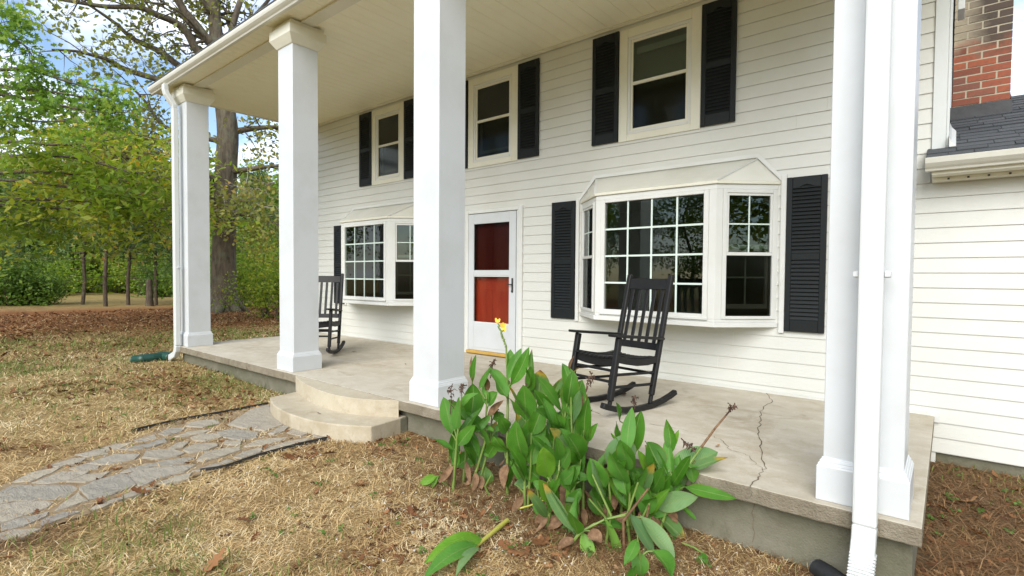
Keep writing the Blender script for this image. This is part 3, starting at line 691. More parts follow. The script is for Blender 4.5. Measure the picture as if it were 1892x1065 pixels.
# ---- bay windows
def bay(cx):
    w = empty('bay_window'); w.parent = house
    hw, hf, D, zb, zt = 1.111, .655, .45, .69, 2.06
    plan = lambda e: [(cx - hw - e, -.0005), (cx - hf - e * .45, -D - e), (cx + hf + e * .45, -D - e), (cx + hw + e, -.0005)]
    m = MB(); m.prism(plan(.018), 'z', zb - .03, zb + .02); m.build('sill', M['trim'], w, .004)
    m = MB(); m.prism(plan(.0), 'z', zb + .021, zb + .05); m.build('apron', M['trim'], w, .003)
    m = MB(); m.prism(plan(.0), 'z', zt - .05, zt); m.build('head', M['trim'], w, .003)
    m = MB(); m.prism(plan(.022), 'z', zt + .001, zt + .032); m.build('eave_trim', M['cream'], w, .003)
    # hipped roof
    e = plan(.016); zr = zt + .033; rz_ = 2.345; rh = .905
    A, B_, C_, D_ = [(p[0], p[1], zr) for p in e]; R0 = (cx - rh, -.003, rz_); R1 = (cx + rh, -.003, rz_)
    m = MB(); m.add([A, B_, C_, D_, R0, R1], [(1, 2, 5, 4), (0, 1, 4), (2, 3, 5), (3, 2, 1, 0), (0, 4, 5, 3)]); m.build('roof', M['gutter'], w)
    for p, q in ((B_, R0), (C_, R1)):
        m = MB(); m.sweep([p, q], .03, .012); m.build('hip_trim', M['trim'], w)
    m = MB(); m.prism([(cx - hw - .055, zr), (cx - rh - .018, rz_ + .042), (cx + rh + .018, rz_ + .042), (cx + hw + .062, zr), (cx + hw + .018, zr), (cx + rh, rz_ + .003), (cx - rh, rz_ + .003), (cx - hw - .018, zr)][::-1], 'y', -.032, -.018)
    m.build('roof_trim', M['trim'], w)
    m = MB(); m.box(cx - hw - .062, cx - hw - .019, -.036, -.0175, zb - .105, zt + .07); m.box(cx + hw + .019, cx + hw + .066, -.036, -.0175, zb - .08, zt + .09); m.build('casing', M['trim'], w, .002)
    # front picture unit
    fx, z0, z1 = .59, zb + .051, zt - .051; y = -D
    m = MB(); b = .05
    m.box(cx - fx, cx - fx + b, y - .012, y + .06, z0, z1); m.box(cx + fx - b, cx + fx, y - .012, y + .06, z0, z1)
    m.box(cx - fx + b + .0005, cx + fx - b - .0005, y - .012, y + .06, z1 - .035, z1); m.box(cx - fx + b + .0005, cx + fx - b - .0005, y - .012, y + .06, z0, z0 + .045)
    m.build('frame', M['trim'], w, .004)
    m = MB(); m.box(cx - fx - .004, cx + fx + .004, y - .022, y - .0125, z0 - .012, z0 + .014); m.build('sill_lip', M['trim'], w, .003)
    gx0, gx1, gz0, gz1 = cx - fx + b, cx + fx - b, z0 + .045, z1 - .035
    pw, ph = (gx1 - gx0) / 4, (gz1 - gz0) / 4; mw = .0095
    pm = MB(); pm.box(mw, pw - mw, 0, .004, mw, ph - mw); pm = pm.mesh('pane', M['glass'])
    for i in range(4):
        for j in range(4): inst('pane', pm, w, (gx0 + i * pw, y + .012, gz0 + j * ph))
    for i in range(1, 4):
        m = MB(); m.box(gx0 + i * pw - mw, gx0 + i * pw + mw, y + .008, y + .018, gz0, gz1); m.build('muntin', M['muntin'], w)
        m = MB(); m.box(gx0, gx1, y + .0085, y + .0175, gz0 + i * ph - mw, gz0 + i * ph + mw); m.build('muntin', M['muntin'], w)
    # side units (angled)
    for sd in (-1, 1):
        C0 = Vector((cx + sd * hf, -D, 0)); d = Vector((sd * (hw - hf), D, 0)); L = d.length; d /= L; out = Vector((d.y * sd, -d.x * sd, 0)) 
        def sb(m, t0, t1, n0, n1, za, zb_):
            P = []
            for zz in (za, zb_):
                for t, nn in ((t0, n1), (t1, n1), (t1, n0), (t0, n0)): P.append(tuple(C0 + d * t + out * nn + Vector((0, 0, zz))))
            if sd < 0: P = [P[1], P[0], P[3], P[2], P[5], P[4], P[7], P[6]]
            m.hexa(P)
        # corner post
        q0 = C0 + d * .068; xi = cx + sd * fx
        m = MB(); poly = [(xi + sd * .0005, -D - .002), (C0.x, C0.y - .002), (q0.x + out.x * .002, q0.y + out.y * .002), (q0.x - out.x * .05, q0.y - out.y * .05), (xi + sd * .0005, -D + .05)]
        m.prism(poly if sd > 0 else poly[::-1], 'z', z0 - .0005, z1 + .0005); m.build('corner_post', M['trim'], w, .002)
        t0, t1 = .069, L - .03
        m = MB(); sb(m, t0, t0 + .04, -.05, .012, z0, z1); sb(m, t1 - .04, t1, -.05, .012, z0, z1); sb(m, t0 + .0405, t1 - .0405, -.05, .012, z1 - .035, z1); sb(m, t0 + .0405, t1 - .0405, -.05, .014, z0, z0 + .03)
        sb(m, t1 + .0005, L, -.05, .004, z0, z1)
        m.build('frame', M['trim'], w, .003)
        zm = 1.385; a, b2 = t0 + .0405, t1 - .0405
        m = MB(); sb(m, a, b2, -.03, .006, zm - .02, zm + .012); sb(m, a, a + .022, -.03, .004, zm + .013, z1 - .036); sb(m, b2 - .022, b2, -.03, .004, zm + .013, z1 - .036)
        sb(m, a + .0225, b2 - .0225, -.03, .004, z1 - .060, z1 - .036); m.build('sash', M['trim'], w, .002)
        ua, ub, uz0, uz1 = a + .022, b2 - .022, zm + .013, z1 - .060; um = (ua + ub) / 2; uzm = (uz0 + uz1) / 2
        m = MB(); sb(m, um - .007, um + .007, -.018, -.008, uz0, uz1); m.build('muntin', M['muntin'], w)
        m = MB(); sb(m, ua, ub, -.0175, -.0085, uzm - .007, uzm + .007); m.build('muntin', M['muntin'], w)
        for pa, pb in ((ua, um - .007), (um + .007, ub)):
            for qa, qb in ((uz0, uzm - .007), (uzm + .007, uz1)):
                m = MB(); sb(m, pa, pb, -.015, -.011, qa, qb); m.build('pane', M['glass'], w)
        # raised lower sash with its own grille, screen outside
        lz0 = z0 + .10; m = MB(); sb(m, a + .006, a + .032, -.075, -.045, lz0, zm + .09); sb(m, b2 - .032, b2 - .006, -.075, -.045, lz0, zm + .09)
        sb(m, a + .0325, b2 - .0325, -.075, -.045, lz0, lz0 + .045); sb(m, a + .0325, b2 - .0325, -.075, -.045, zm + .05, zm + .09); m.build('lower_sash', M['trim'], w, .002)
        m = MB(); sb(m, um - .007, um + .007, -.065, -.055, lz0 + .0455, zm + .0495); m.build('muntin', M['muntin'], w)
        m = MB(); sb(m, a + .033, b2 - .033, -.0645, -.0555, 1.145, 1.159); m.build('muntin', M['muntin'], w)
        m = MB(); sb(m, a, b2, -.012, -.009, z0 + .031, zm - .021); m.build('screen', M['screen'], w)
for c in BAYS: bay(c)

# ---- front door
dr = empty('door'); dr.parent = house
x0, x1, zt = -5.39, -4.505, 2.03
m = MB(); m.box(x0 - .055, x0 - .001, -.045, .0, .0, zt + .075); m.box(x1 + .045, x1 + .112, -.040, .0, .0, zt + .085); m.box(x0 - .0005, x1 + .0445, -.042, .0, zt + .03, zt + .08)
m.build('casing', M['trim'], dr, .004)
m = MB(); m.box(x1 + .012, x1 + .044, -.03, .05, .02, zt + .029); m.build('jamb', M['downspout'], dr, .002)
m = MB(); m.box(x0, x0 + .105, -.035, -.005, .055, zt + .02); m.box(x1 - .118, x1, -.035, -.005, .055, zt + .02)
m.box(x0 + .1055, x1 - .1185, -.035, -.005, 1.905, zt + .02); m.box(x0 + .1055, x1 - .1185, -.034, -.005, 1.152, 1.232); m.box(x0 + .1055, x1 - .1185, -.034, -.005, .055, .465)
m.build('storm_frame', M['column'], dr, .004)
m = MB(); m.box(x0 + .13, x1 - .14, -.039, -.0345, .10, .425); m.build('kick_panel', M['column'], dr, .003)
m = MB(); m.box(x0 + .1055, x1 - .1185, -.030, -.012, .465, .478); m.box(x0 + .1055, x1 - .1185, -.030, -.012, 1.138, 1.1515); m.build('glass_rail', M['trim'], dr)
m = MB(); m.box(x0 + .1055, x1 - .1185, -.022, -.018, .479, 1.137); m.build('pane', M['door_glass'], dr)
m = MB(); m.box(x0 + .1055, x1 - .1185, -.022, -.018, 1.2325, 1.9045); m.build('pane', M['door_screen'], dr)
m = MB(); m.box(x0, x1 + .01, .06, .10, .02, zt + .01); m.box(x0 + .14, x0 + .40, .052, .0595, 1.20, 1.85); m.box(x1 - .40, x1 - .14, .052, .0595, 1.20, 1.85); m.box(x0 + .14, x0 + .40, .052, .0595, .22, .95); m.box(x1 - .40, x1 - .14, .052, .0595, .22, .95)
tag(m.build('door_leaf', M['red'], dr, .006), 'red inner door behind the storm door')
m = MB(); m.box(x0 - .005, x1 - .002, -.085, .05, .012, .054); tag(m.build('threshold', M['threshold'], dr, .006), 'yellow wooden threshold')
m = MB(); m.box(x1 - .066, x1 - .038, -.043, -.0355, .92, 1.12); m.tube([(x1 - .052, -.043, 1.03), (x1 - .052, -.075, 1.03), (x1 - .12, -.078, 1.035)], [.009, .009, .007], 8)
m.tube([(x1 - .052, -.044, .94), (x1 - .052, -.056, .94)], .012, 8); m.build('handle', M['dark_metal'], dr, .002)

# ---- porch columns
def column(x, y=-2.44):
    c = empty('column'); c.parent = house
    m = MB(); m.frustum((x, y), [(.1663, .205), (.1663, 3.88)]); m.build('shaft', M['column'], c, .003)
    m = MB(); m.frustum((x, y), [(.1918, .001), (.1918, .178), (.187, .182), (.187, .190), (.180, .197), (.180, .206), (.172, .214), (.172, .220), (.1675, .224)]); m.build('base', M['column'], c, .002)
    m = MB(); m.frustum((x, y), [(.172, 3.845), (.180, 3.85), (.205, 3.885), (.238, 3.935), (.240, 3.94), (.240, 4.045)]); m.build('capital', M['cream'], c, .003)
    m = MB(); m.frustum((x, y), [(.215, 4.046), (.215, EAVE_Z - .024)]); m.build('cap_block', M['cream'], c)
COLX = [-9.186, -5.978, -3.524, -.307]
for x in COLX: column(x)
m = MB()
m.box(XL - .2, .30, -2.52, -2.36, EAVE_Z - .022, EAVE_Z - .0005); m.build('beam', M['cream'], house, .003)
m = MB(); m.box(XL, XC - .09, -.03, -.017, EAVE_Z - .035, EAVE_Z - .001); m.box(XL, XC - .09, -.05, -.0305, EAVE_Z - .012, EAVE_Z - .001); m.build('soffit_trim', M['cream'], house, .002)

# ---- ceiling panels, fascia, gutter, roof
pw = .3033; pm = MB()
pm.prism([(0, .0), (.003, -.006), (pw / 2 - .006, -.006), (pw / 2 - .002, -.003), (pw / 2 + .002, -.003), (pw / 2 + .006, -.006), (pw - .003, -.006), (pw, 0), (pw, .012), (0, .012)], 'y', -2.755, -.001)
pm = pm.mesh('ceiling_panel', M['ceiling'])
x = XL - .225
ceil = MB(); ceil.box(XL - .225, .32, -2.755, 0.0, EAVE_Z + .022, EAVE_Z + .05); ceil = ceil.build('ceiling', M['ceiling'], house)
while x < .3 - pw * .5: inst('ceiling_panel', pm, ceil, (x, 0, EAVE_Z + .0065)); x += pw + .0015
m = MB(); m.box(XL - .26, XL - .226, -2.76, 0.3, EAVE_Z - .02, EAVE_Z + .16); m.box(XL - .26, .36, -2.778, -2.756, EAVE_Z - .02, EAVE_Z + .10); m.build('fascia', M['cream'], house, .003)
prof = [(-2.779, 4.175), (-2.779, 4.078), (-2.815, 4.078), (-2.824, 4.095), (-2.842, 4.108), (-2.862, 4.126), (-2.872, 4.15), (-2.876, 4.175), (-2.866, 4.178), (-2.863, 4.165), (-2.80, 4.150)]
m = MB(); m.prism(prof[::-1], 'x', XL - .285, .38); g = m.build('gutter', M['gutter'], house, .0015)
m = MB()
m.prism([(-2.86, 4.20), (4.0, 7.22), (10.8, 4.22), (10.8, 4.36), (4.0, 7.36), (-2.86, 4.215)][::-1], 'x', XL - .29, .30); m.build('roof', M['roof_plain'], house)

def downspout(pts, ribs, straps, w=.098, h=.076, up=(0, 1, 0)):
    d = empty('downspout'); d.parent = house
    m = MB(); m.sweep(pts[0], w, h, up); m.build('pipe', M['downspout'], d, .012, 2)
    for q in pts[1:]:
        m = MB(); m.sweep(q[0], w, h, q[1]); m.build('elbow', M['downspout'], d, .012, 2)
    m = MB()
    for p, q in ribs: m.sweep([p, q], w + .0045, h + .0045, up)
    if ribs: m.build('elbow_rib', M['downspout'], d, .003)
    for (x, y, z) in straps:
        m = MB(); m.box(x - w / 2 - .022, x + w / 2 + .022, y + h / 2 - .006, y + h / 2 + .004, z - .016, z + .016); m.box(x - w / 2 - .024, x - w / 2 - .001, y - .01, y + h / 2 - .007, z - .013, z + .013); m.box(x + w / 2 + .001, x + w / 2 + .024, y - .01, y + h / 2 - .007, z - .013, z + .013)
        m.build('strap', M['column'], d, .002)
    return d
XR_ = -.277; YR_ = -2.735
rib = []
for i in range(15):
    t = i / 14; z = -.155 - .19 * t; y = YR_ - .035 - .10 * t
    rib.append(((XR_ - .006 * t, y, z), (XR_ - .006 * t, y - .0015 - .004 * t, z - .010)))
downspout([[(XR_, YR_, 4.08), (XR_, YR_, -.03)], ([(XR_, YR_, -.031), (XR_ - .002, YR_ - .010, -.11), (XR_ - .004, YR_ - .05, -.20), (XR_ - .006, YR_ - .10, -.31), (XR_ - .006, YR_ - .22, -.38)], (0, 1, 0))], rib, [(XR_, YR_, 1.172)])
XD = -9.195; YD = -2.715
downspout([[(XD, YD, 3.74), (XD, YD, .02)], ([(XD - .04, -2.83, 4.09), (XD - .04, -2.83, 4.0), (XD - .03, -2.815, 3.94), (XD, YD - .01, 3.78), (XD, YD, 3.735)], (0, 1, 0)), ([(XD, YD, .021), (XD - .012, YD, -.06), (XD - .07, YD, -.13), (XD - .22, YD, -.185), (XD - .34, YD, -.215)], (0, 1, 0))], [], [(XD, YD, 1.25)])

# ---- addition: eave, shingled roof, chimney
S = .42; ye, ze = -.335, 2.10
zroof = lambda y: ze + S * (y - ye)
m = MB(); m.prism([(-.30, 2.095), (-.30, 2.0), (-.345, 2.0), (-.352, 2.016), (-.375, 2.03), (-.40, 2.055), (-.412, 2.095), (-.402, 2.098), (-.398, 2.085)], 'x', XC - .115, 3.2); m.build('gutter', M['gutter'], house, .0015)
m = MB(); m.box(XC - .075, 3.2, -.299, -.27, 1.975, 2.10); m.build('fascia', M['cream'], house, .002)
sf = MB(); sf.box(XC - .075, 3.2, -.269, -.0175, 1.975, 1.992); sf.box(XC - .075, 3.2, -.14, -.018, 1.945, 1.9745); sf = sf.build('soffit', M['cream'], house, .003)
for i in range(14):
    m = MB(); m.box(XC + .02 + i * .118, XC + .034 + i * .118, -.146, -.1402, 1.950, 1.964); m.build('soffit_vent', M['dark_metal'], sf)
m = MB(); m.box(XC + .001, 4.0, .02, 3.38, -.5, -.309); m.build('foundation', M['foundation'], house)
roof = MB(); roof.prism([(ye, ze - .03), (1.72, zroof(1.72) - .03), (3.8, zroof(1.72) - .90), (3.8, zroof(1.72) - .84), (1.72, zroof(1.72)), (ye, ze)][::-1], 'x', XC + .004, 4.2)
roof.prism([(ye, ze - .03), (-.001, zroof(0) - .03), (-.001, zroof(0)), (ye, ze)][::-1], 'x', XC - .11, XC + .0035)
roof = roof.build('roof', M['roof_plain'], house); tag(roof, 'grey shingled roof of the lower wing')
um = MB(); um.hexa([(0, 0, 0), (1, 0, 0), (1, .19, .0), (0, .19, .0), (0, 0, .012), (1, 0, .012), (1, .19, .003), (0, .19, .003)]); um = um.mesh('shingle', M['shingle'])
ang = math.atan(S); row = 0; r_ = random.Random(9)
while True:
    y = ye - .02 + row * .128 * math.cos(ang)
    if y > 1.70 or row > 19: break
    x = (XC - .11 if y < -.06 else XC + .03) + r_.uniform(-.2, 0) ; xmin = XC - .112 if y + .15 < 0 else XC + .026
    while x < 2.6:
        w = r_.choice((.15, .18, .24, .30, .33)); a = max(x, xmin)
        if x + w - a > .04: inst('shingle', um, roof, (a, y, zroof(y) + .004 + r_.uniform(0, .002)), (ang, 0, 0), (x + w - a - .004, 1, r_.uniform(.8, 1.5)))
        x += w
    row += 1
m = MB(); m.hexa([(XC + .023, -.10, zroof(-.10) + .02), (XC + .066, -.10, zroof(-.10) + .02), (XC + .066, .46, zroof(.46) + .02), (XC + .023, .46, zroof(.46) + .02), (XC + .023, -.10, zroof(-.10) + .10), (XC + .036, -.10, zroof(-.10) + .06), (XC + .036, .46, zroof(.46) + .06), (XC + .023, .46, zroof(.46) + .10)])
tag(m.build('step_flashing', M['trim'], house), 'white step flashing where the lower roof meets the wall')

ch = empty('chimney'); ch.parent = house; ch['label'] = 'red brick chimney with pale stained upper courses'
cx0, cx1, cy0, cy1, cz0, cz1 = -.020, .385, 1.03, 1.435, 2.40, 4.62
m = MB(); m.box(cx0 + .004, cx1 - .004, cy0 + .004, cy1 - .002, cz0, cz1); m.build('mortar_core', M['mortar'], ch)
bm = {}
def brick_mesh(lx, ly):
    k_ = (round(lx, 3), round(ly, 3))
    if k_ not in bm:
        q = MB(); q.box(0.001, lx - .003, 0, ly, 0, .0565); bm[k_] = q.mesh('brick', M['brick'])
    return bm[k_]
r_ = random.Random(3); z = cz0 + .06; row = 0
while z < cz1 - .07:
    fr = [(0, .1975), (.2075, .405)] if row % 2 else [(0, .095), (.105, .3025), (.3125, .405)]
    for a, b in fr:
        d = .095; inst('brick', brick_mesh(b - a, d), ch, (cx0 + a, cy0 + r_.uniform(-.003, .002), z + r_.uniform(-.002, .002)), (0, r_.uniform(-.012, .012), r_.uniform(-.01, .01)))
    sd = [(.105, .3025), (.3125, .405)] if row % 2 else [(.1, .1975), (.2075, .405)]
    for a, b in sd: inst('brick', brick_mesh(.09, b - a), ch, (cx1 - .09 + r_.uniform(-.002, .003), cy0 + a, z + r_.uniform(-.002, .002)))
    z += .0695; row += 1
m = MB(); zb_ = zroof(cy0) - .02
m.box(cx0 - .012, cx1 + .012, cy0 - .012, cy0 - .004, zb_, zb_ + .145)
m.prism([(cy0 - .004, zb_), (cy1, zroof(cy1) - .02), (cy1, zroof(cy1) + .13), (cy0 - .004, zb_ + .145)][::-1], 'x', cx1 + .004, cx1 + .0125)
m.build('flashing', M['flashing'], ch)

# ================================================================ PORCH
porch = tag(empty('porch'), 'raised concrete porch slab with a cracked right end and rounded front steps', 'porch')
r_ = random.Random(21); SX0, SX1, SY = -9.39, -.065, -2.689
front = []; x = SX0
while x < SX1 - .03:
    j = r_.gauss(0, .0025) + (r_.random() < .06) * r_.uniform(.004, .012)
    if x > -2.2: j += abs(r_.gauss(0, .004)) * (x < -.55)
    front.append((x, SY + j)); x += r_.uniform(.03, .075)
front.append((SX1, SY))
m = MB(); m.prism(front + [(SX1, -.002), (SX0, -.002)], 'z', -.092, 0.0)
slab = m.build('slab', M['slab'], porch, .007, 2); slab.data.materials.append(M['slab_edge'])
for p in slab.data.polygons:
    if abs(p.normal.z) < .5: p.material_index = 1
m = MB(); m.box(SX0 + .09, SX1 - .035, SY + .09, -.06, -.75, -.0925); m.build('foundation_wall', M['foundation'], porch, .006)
def catmull(P, n=5):
    Q = []
    for i in range(len(P) - 1):
        a, b, c, d = P[max(i - 1, 0)], P[i], P[i + 1], P[min(i + 2, len(P) - 1)]
        for k in range(n):
            t = k / n
            Q.append(tuple(.5 * (2 * b[j] + (c[j] - a[j]) * t + (2 * a[j] - 5 * b[j] + 4 * c[j] - d[j]) * t * t + (3 * b[j] - a[j] - 3 * c[j] + d[j]) * t ** 3) for j in range(2)))
    return Q + [P[-1]]
up = catmull([(-5.62, -2.692), (-5.47, -2.765), (-5.2, -2.85), (-4.93, -2.91), (-4.66, -2.95), (-4.39, -2.95), (-4.18, -2.905), (-4.0, -2.83), (-3.81, -2.70)])
m = MB(); m.prism(up + [(-3.79, -2.692)], 'z', -.17, -.003); m.build('step', M['step'], porch, .010, 2)
lo = catmull([(-5.42, -3.10), (-5.13, -3.22), (-4.82, -3.285), (-4.56, -3.30), (-4.29, -3.28), (-4.01, -3.20), (-3.74, -3.04)])
m = MB(); m.prism([(-5.50, -2.605)] + lo + [(-3.775, -2.605)], 'z', -.6, -.158); m.build('step', M['step'], porch, .010, 2)
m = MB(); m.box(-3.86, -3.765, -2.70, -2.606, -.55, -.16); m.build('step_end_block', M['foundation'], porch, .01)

def floor_pt(px, py, z):
    d = Vector(ray(px, py, 1.0)) - Vector(EYE); t = (z - EYE[2]) / d.z; return Vector(EYE) + d * t
def ribbon(name, pts, w, mat, parent):
    r2 = random.Random(len(pts)); P = []
    for i in range(len(pts) - 1):
        for k in range(6):
            q = pts[i].lerp(pts[i + 1], k / 6); q.x += r2.gauss(0, .009); q.y += r2.gauss(0, .007); P.append(q)
    P.append(pts[-1]); V = []; F = []
    for i, p in enumerate(P):
        t = (P[min(i + 1, len(P) - 1)] - P[max(i - 1, 0)]); t.z = 0; t.normalize(); s_ = Vector((-t.y, t.x, 0)) * (w * r2.uniform(.3, 1.0) / 2); V += [tuple(p - s_), tuple(p + s_)]
    for i in range(len(P) - 1): F.append((2 * i, 2 * i + 2, 2 * i + 3, 2 * i + 1))
    m = MB(); m.add(V, F); return m.build(name, mat, parent)
c1 = [floor_pt(*p, .002) for p in [(1417, 726), (1427, 742), (1404, 757), (1407, 778), (1402, 798), (1405, 825), (1414, 862), (1400, 882), (1388, 902), (1385, 918)]]
ribbon('crack', c1, .0085, M['crack'], porch)
ribbon('crack', [floor_pt(*p, .0025) for p in [(1200, 783), (1256, 793), (1310, 804), (1334, 813), (1352, 832), (1384, 842), (1408, 868)]], .005, M['crack'], porch)

m = MB(); r2 = random.Random(6); q0 = None
for i in range(9):
    p = Vector(ray(1392 + r2.uniform(-3, 4), 930 + i * 9, 1.0)) - Vector(EYE); t = (SY + .0885 - EYE[1]) / p.y; q = Vector(EYE) + p * t; w_ = r2.uniform(.0012, .0032)
    if q0 is not None and q.z < -.095:
        m.add([(q0[0] - q0[2], SY + .0885, q0[1]), (q0[0] + q0[2], SY + .0885, q0[1]), (q.x + w_, SY + .0885, q.z), (q.x - w_, SY + .0885, q.z)], [(0, 3, 2, 1)])
    q0 = (q.x, q.z, w_)
m.build('crack', M['crack'], porch)

# ================================================================ TREES
tr = np.random.default_rng(23)

def kites(C, size, tint, up=.5, long=1.5, r=tr):
    """one leaf-shaped quad per centre"""
    n = len(C); size = np.broadcast_to(size, (n,))[:, None]
    nr = r.normal(size=(n, 3)); nr[:, 2] += up * 2; nr /= np.linalg.norm(nr, axis=1, keepdims=True)
    t = r.normal(size=(n, 3)); t[:, 2] -= .4; t -= nr * (t * nr).sum(1, keepdims=True); t /= np.linalg.norm(t, axis=1, keepdims=True)
    b = np.cross(nr, t)
    a = C - t * size * long / 2; d = C + t * size * long / 2; mid = C - t * size * .12 + nr * size * .10
    V = np.stack([a, mid + b * size * .5, d, mid - b * size * .5], 1).reshape(-1, 3)
    F = np.arange(4 * n).reshape(n, 4)
    return V, F, np.repeat(tint, 4)

def stars(C, size, tint, r=tr):
    """five-lobed leaf: a fan of ten triangles"""
    n = len(C); nr = r.normal(size=(n, 3)); nr[:, 2] += .9; nr[:, 1] -= .5; nr[:, 0] += .3; nr /= np.linalg.norm(nr, axis=1, keepdims=True)
    t = r.normal(size=(n, 3)); t[:, 2] -= .9; t -= nr * (t * nr).sum(1, keepdims=True); t /= np.linalg.norm(t, axis=1, keepdims=True); b = np.cross(nr, t)
    ang = np.array([0, .5, 1.05, 1.6, 2.25, math.pi, -2.25, -1.6, -1.05, -.5]); rad = np.array([1, .42, .95, .36, .72, .30, .72, .36, .95, .42]) * .55
    s_ = np.broadcast_to(size, (n,))[:, None, None]
    P = C[:, None, :] + s_ * (t[:, None, :] * (rad * np.cos(ang))[None, :, None] + b[:, None, :] * (rad * np.sin(ang))[None, :, None] - nr[:, None, :] * (.18 * rad ** 2)[None, :, None])
    V = np.concatenate([C[:, None, :] + 0 * P[:, :1], P], 1).reshape(-1, 3)
    F = []
    base = np.arange(n)[:, None, None] * 11
    tri = np.array([[0, 1 + i, 1 + (i + 1) % 10] for i in range(10)])[None]
    return V, (base + tri).reshape(-1, 3), np.repeat(tint, 11)

def cloud(centres, n, spread, r=tr):
    """n leaf positions gathered in small sprays round each centre"""
    C = np.asarray(centres, float); idx = r.integers(0, len(C), n)
    sp = np.asarray(spread); 
    return C[idx] + r.normal(size=(n, 3)) * sp, idx

def twig(mb, p, d, L, r0, depth, tips, rr, sides=5, droop=.0):
    pts = [Vector(p)]; dd = Vector(d).normalized(); n = 4
    for i in range(n):
        dd = (dd + Vector((rr.gauss(0, .16), rr.gauss(0, .16), rr.gauss(0, .12) - droop))).normalized(); pts.append(pts[-1] + dd * (L / n))
    mb.tube(pts, [r0 * (1 - .75 * i / n) for i in range(n + 1)], sides, caps=False)
    if depth <= 0: tips += [tuple(pts[-1]), tuple(pts[-2]), tuple(pts[2])]; return
    tips.append(tuple(pts[-1]))
    for k in range(rr.choice((2, 3, 3))):
        q = pts[rr.choice((1, 2, 3, 3, 4))]; a = Vector((rr.gauss(0, 1), rr.gauss(0, 1), rr.gauss(.15, .6)))
        a = (dd * .75 + (a - dd * a.dot(dd)).normalized() * rr.uniform(.55, 1.0)).normalized()
        twig(mb, q, a, L * rr.uniform(.5, .72), r0 * .5, depth - 1, tips, rr, max(3, sides - 1), droop)

def smooth3(P, n=4):
    P = [Vector(p) for p in P]; Q = []
    for i in range(len(P) - 1):
        a, b, c, d = P[max(i - 1, 0)], P[i], P[i + 1], P[min(i + 2, len(P) - 1)]
        for k in range(n):
            t = k / n; Q.append(.5 * (2 * b + (c - a) * t + (2 * a - 5 * b + 4 * c - d) * t * t + (3 * b - a - 3 * c + d) * t ** 3))
    return Q + [P[-1]]

# ---- the big oak beyond the left end of the porch
rr = random.Random(31)
OD = 22.0
ob = at(415, math.hypot(*(ray(415, 578, OD)[i] - EYE[i] for i in (0, 1))))
oak = tag(empty('oak_tree', (ob[0], ob[1], zgf(*ob))), 'big old oak with thick ridged trunk and sparse crown beyond the porch', 'tree')
off = Vector(oak.location)
R3 = lambda px, py, dz=0.0: Vector(ray(px, py, OD + dz)) - off
mb = MB(); tips = []
tp = [(415, 583), (414, 540), (414, 470), (416, 390), (418, 310), (421, 245), (413, 180), (404, 115), (399, 60), (393, 0), (383, -90), (378, -190)]
trad = [.62, .50, .455, .43, .42, .41, .36, .31, .26, .22, .16, .09]
tpts = smooth3([R3(*p) for p in tp], 3); mb.tube(tpts, np.interp(np.linspace(0, len(trad) - 1, len(tpts)), range(len(trad)), trad), 14, caps=False)
for k in range(6):                                                    # root flare
    a = k * 1.05 + .3; mb.tube([Vector((0, 0, .55)) + Vector((math.cos(a), math.sin(a), 0)) * .32, Vector((math.cos(a) * .55, math.sin(a) * .55, .18)), Vector((math.cos(a) * .95, math.sin(a) * .95, -.08))], [.26, .2, .08], 7, caps=False)
LIMBS = [
 ([(398, 85), (385, 75), (362, 45), (330, 5), (305, -50)], .23, .10, -1.0), ([(399, 70), (401, 30), (404, -40)], .2, .1, .8), ([(408, 140), (424, 90), (432, 40), (452, -20)], .2, .1, .6),
 ([(405, 128), (366, 97), (345, 60), (320, 40), (290, 28), (255, 14), (200, 13), (150, 6), (90, -4)], .19, .045, -3), ([(408, 160), (335, 125), (300, 98), (265, 82), (240, 68), (215, 45), (180, 20), (150, 0)], .15, .035, -2),
 ([(411, 195), (330, 160), (235, 130), (200, 112), (180, 105), (140, 95), (96, 92)], .14, .03, -3.5), ([(412, 262), (350, 250), (300, 232), (270, 190), (232, 150)], .12, .03, -2),
 ([(405, 332), (370, 326), (323, 320), (262, 296), (215, 290), (160, 291), (105, 290)], .16, .03, -3.0), ([(408, 345), (360, 345), (322, 343), (262, 327), (210, 322), (172, 342)], .12, .02, -4.0),
 ([(410, 300), (350, 285), (290, 262), (230, 256), (160, 240)], .1, .02, -2), ([(420, 318), (450, 314), (480, 310), (515, 306), (560, 300)], .14, .03, -1), ([(424, 245), (465, 238), (515, 235), (560, 240)], .15, .04, 1),
 ([(418, 395), (455, 398), (500, 410), (540, 425)], .09, .02, -1), ([(418, 350), (380, 372), (340, 392), (300, 420)], .08, .02, -2), ([(402, 95), (440, 60), (480, 20), (520, -30)], .15, .05, 2), ([(395, 30), (340, -40), (280, -90)], .14, .04, -1)]
low = []; 
for pts, r0, r1, dz in LIMBS:
    P = [R3(p[0], p[1], dz * i / (len(pts) - 1)) for i, p in enumerate(pts)]; Q = smooth3(P, 3)
    mb.tube(Q, [r0 + (r1 - r0) * i / (len(Q) - 1) for i in range(len(Q))], 7, caps=False)
    lw = pts[-1][1] > 200
    for k in range(9 if lw else 8):
        i = rr.randint(len(Q) // 4, len(Q) - 1); q = Q[i]; d = (Q[i] - Q[i - 1]).normalized()
        a = (d * .6 + Vector((rr.gauss(0, .7), rr.gauss(0, .7), rr.gauss(.15 if not lw else -.05, .5)))).normalized()
        twig(mb, q, a, rr.uniform(1.0, 2.3), max(r1 * .8, .022), 2 if rr.random() < .6 else 1, low if lw else tips, rr, 5, .03)
mb.build('trunk', M['oak_bark'], oak)
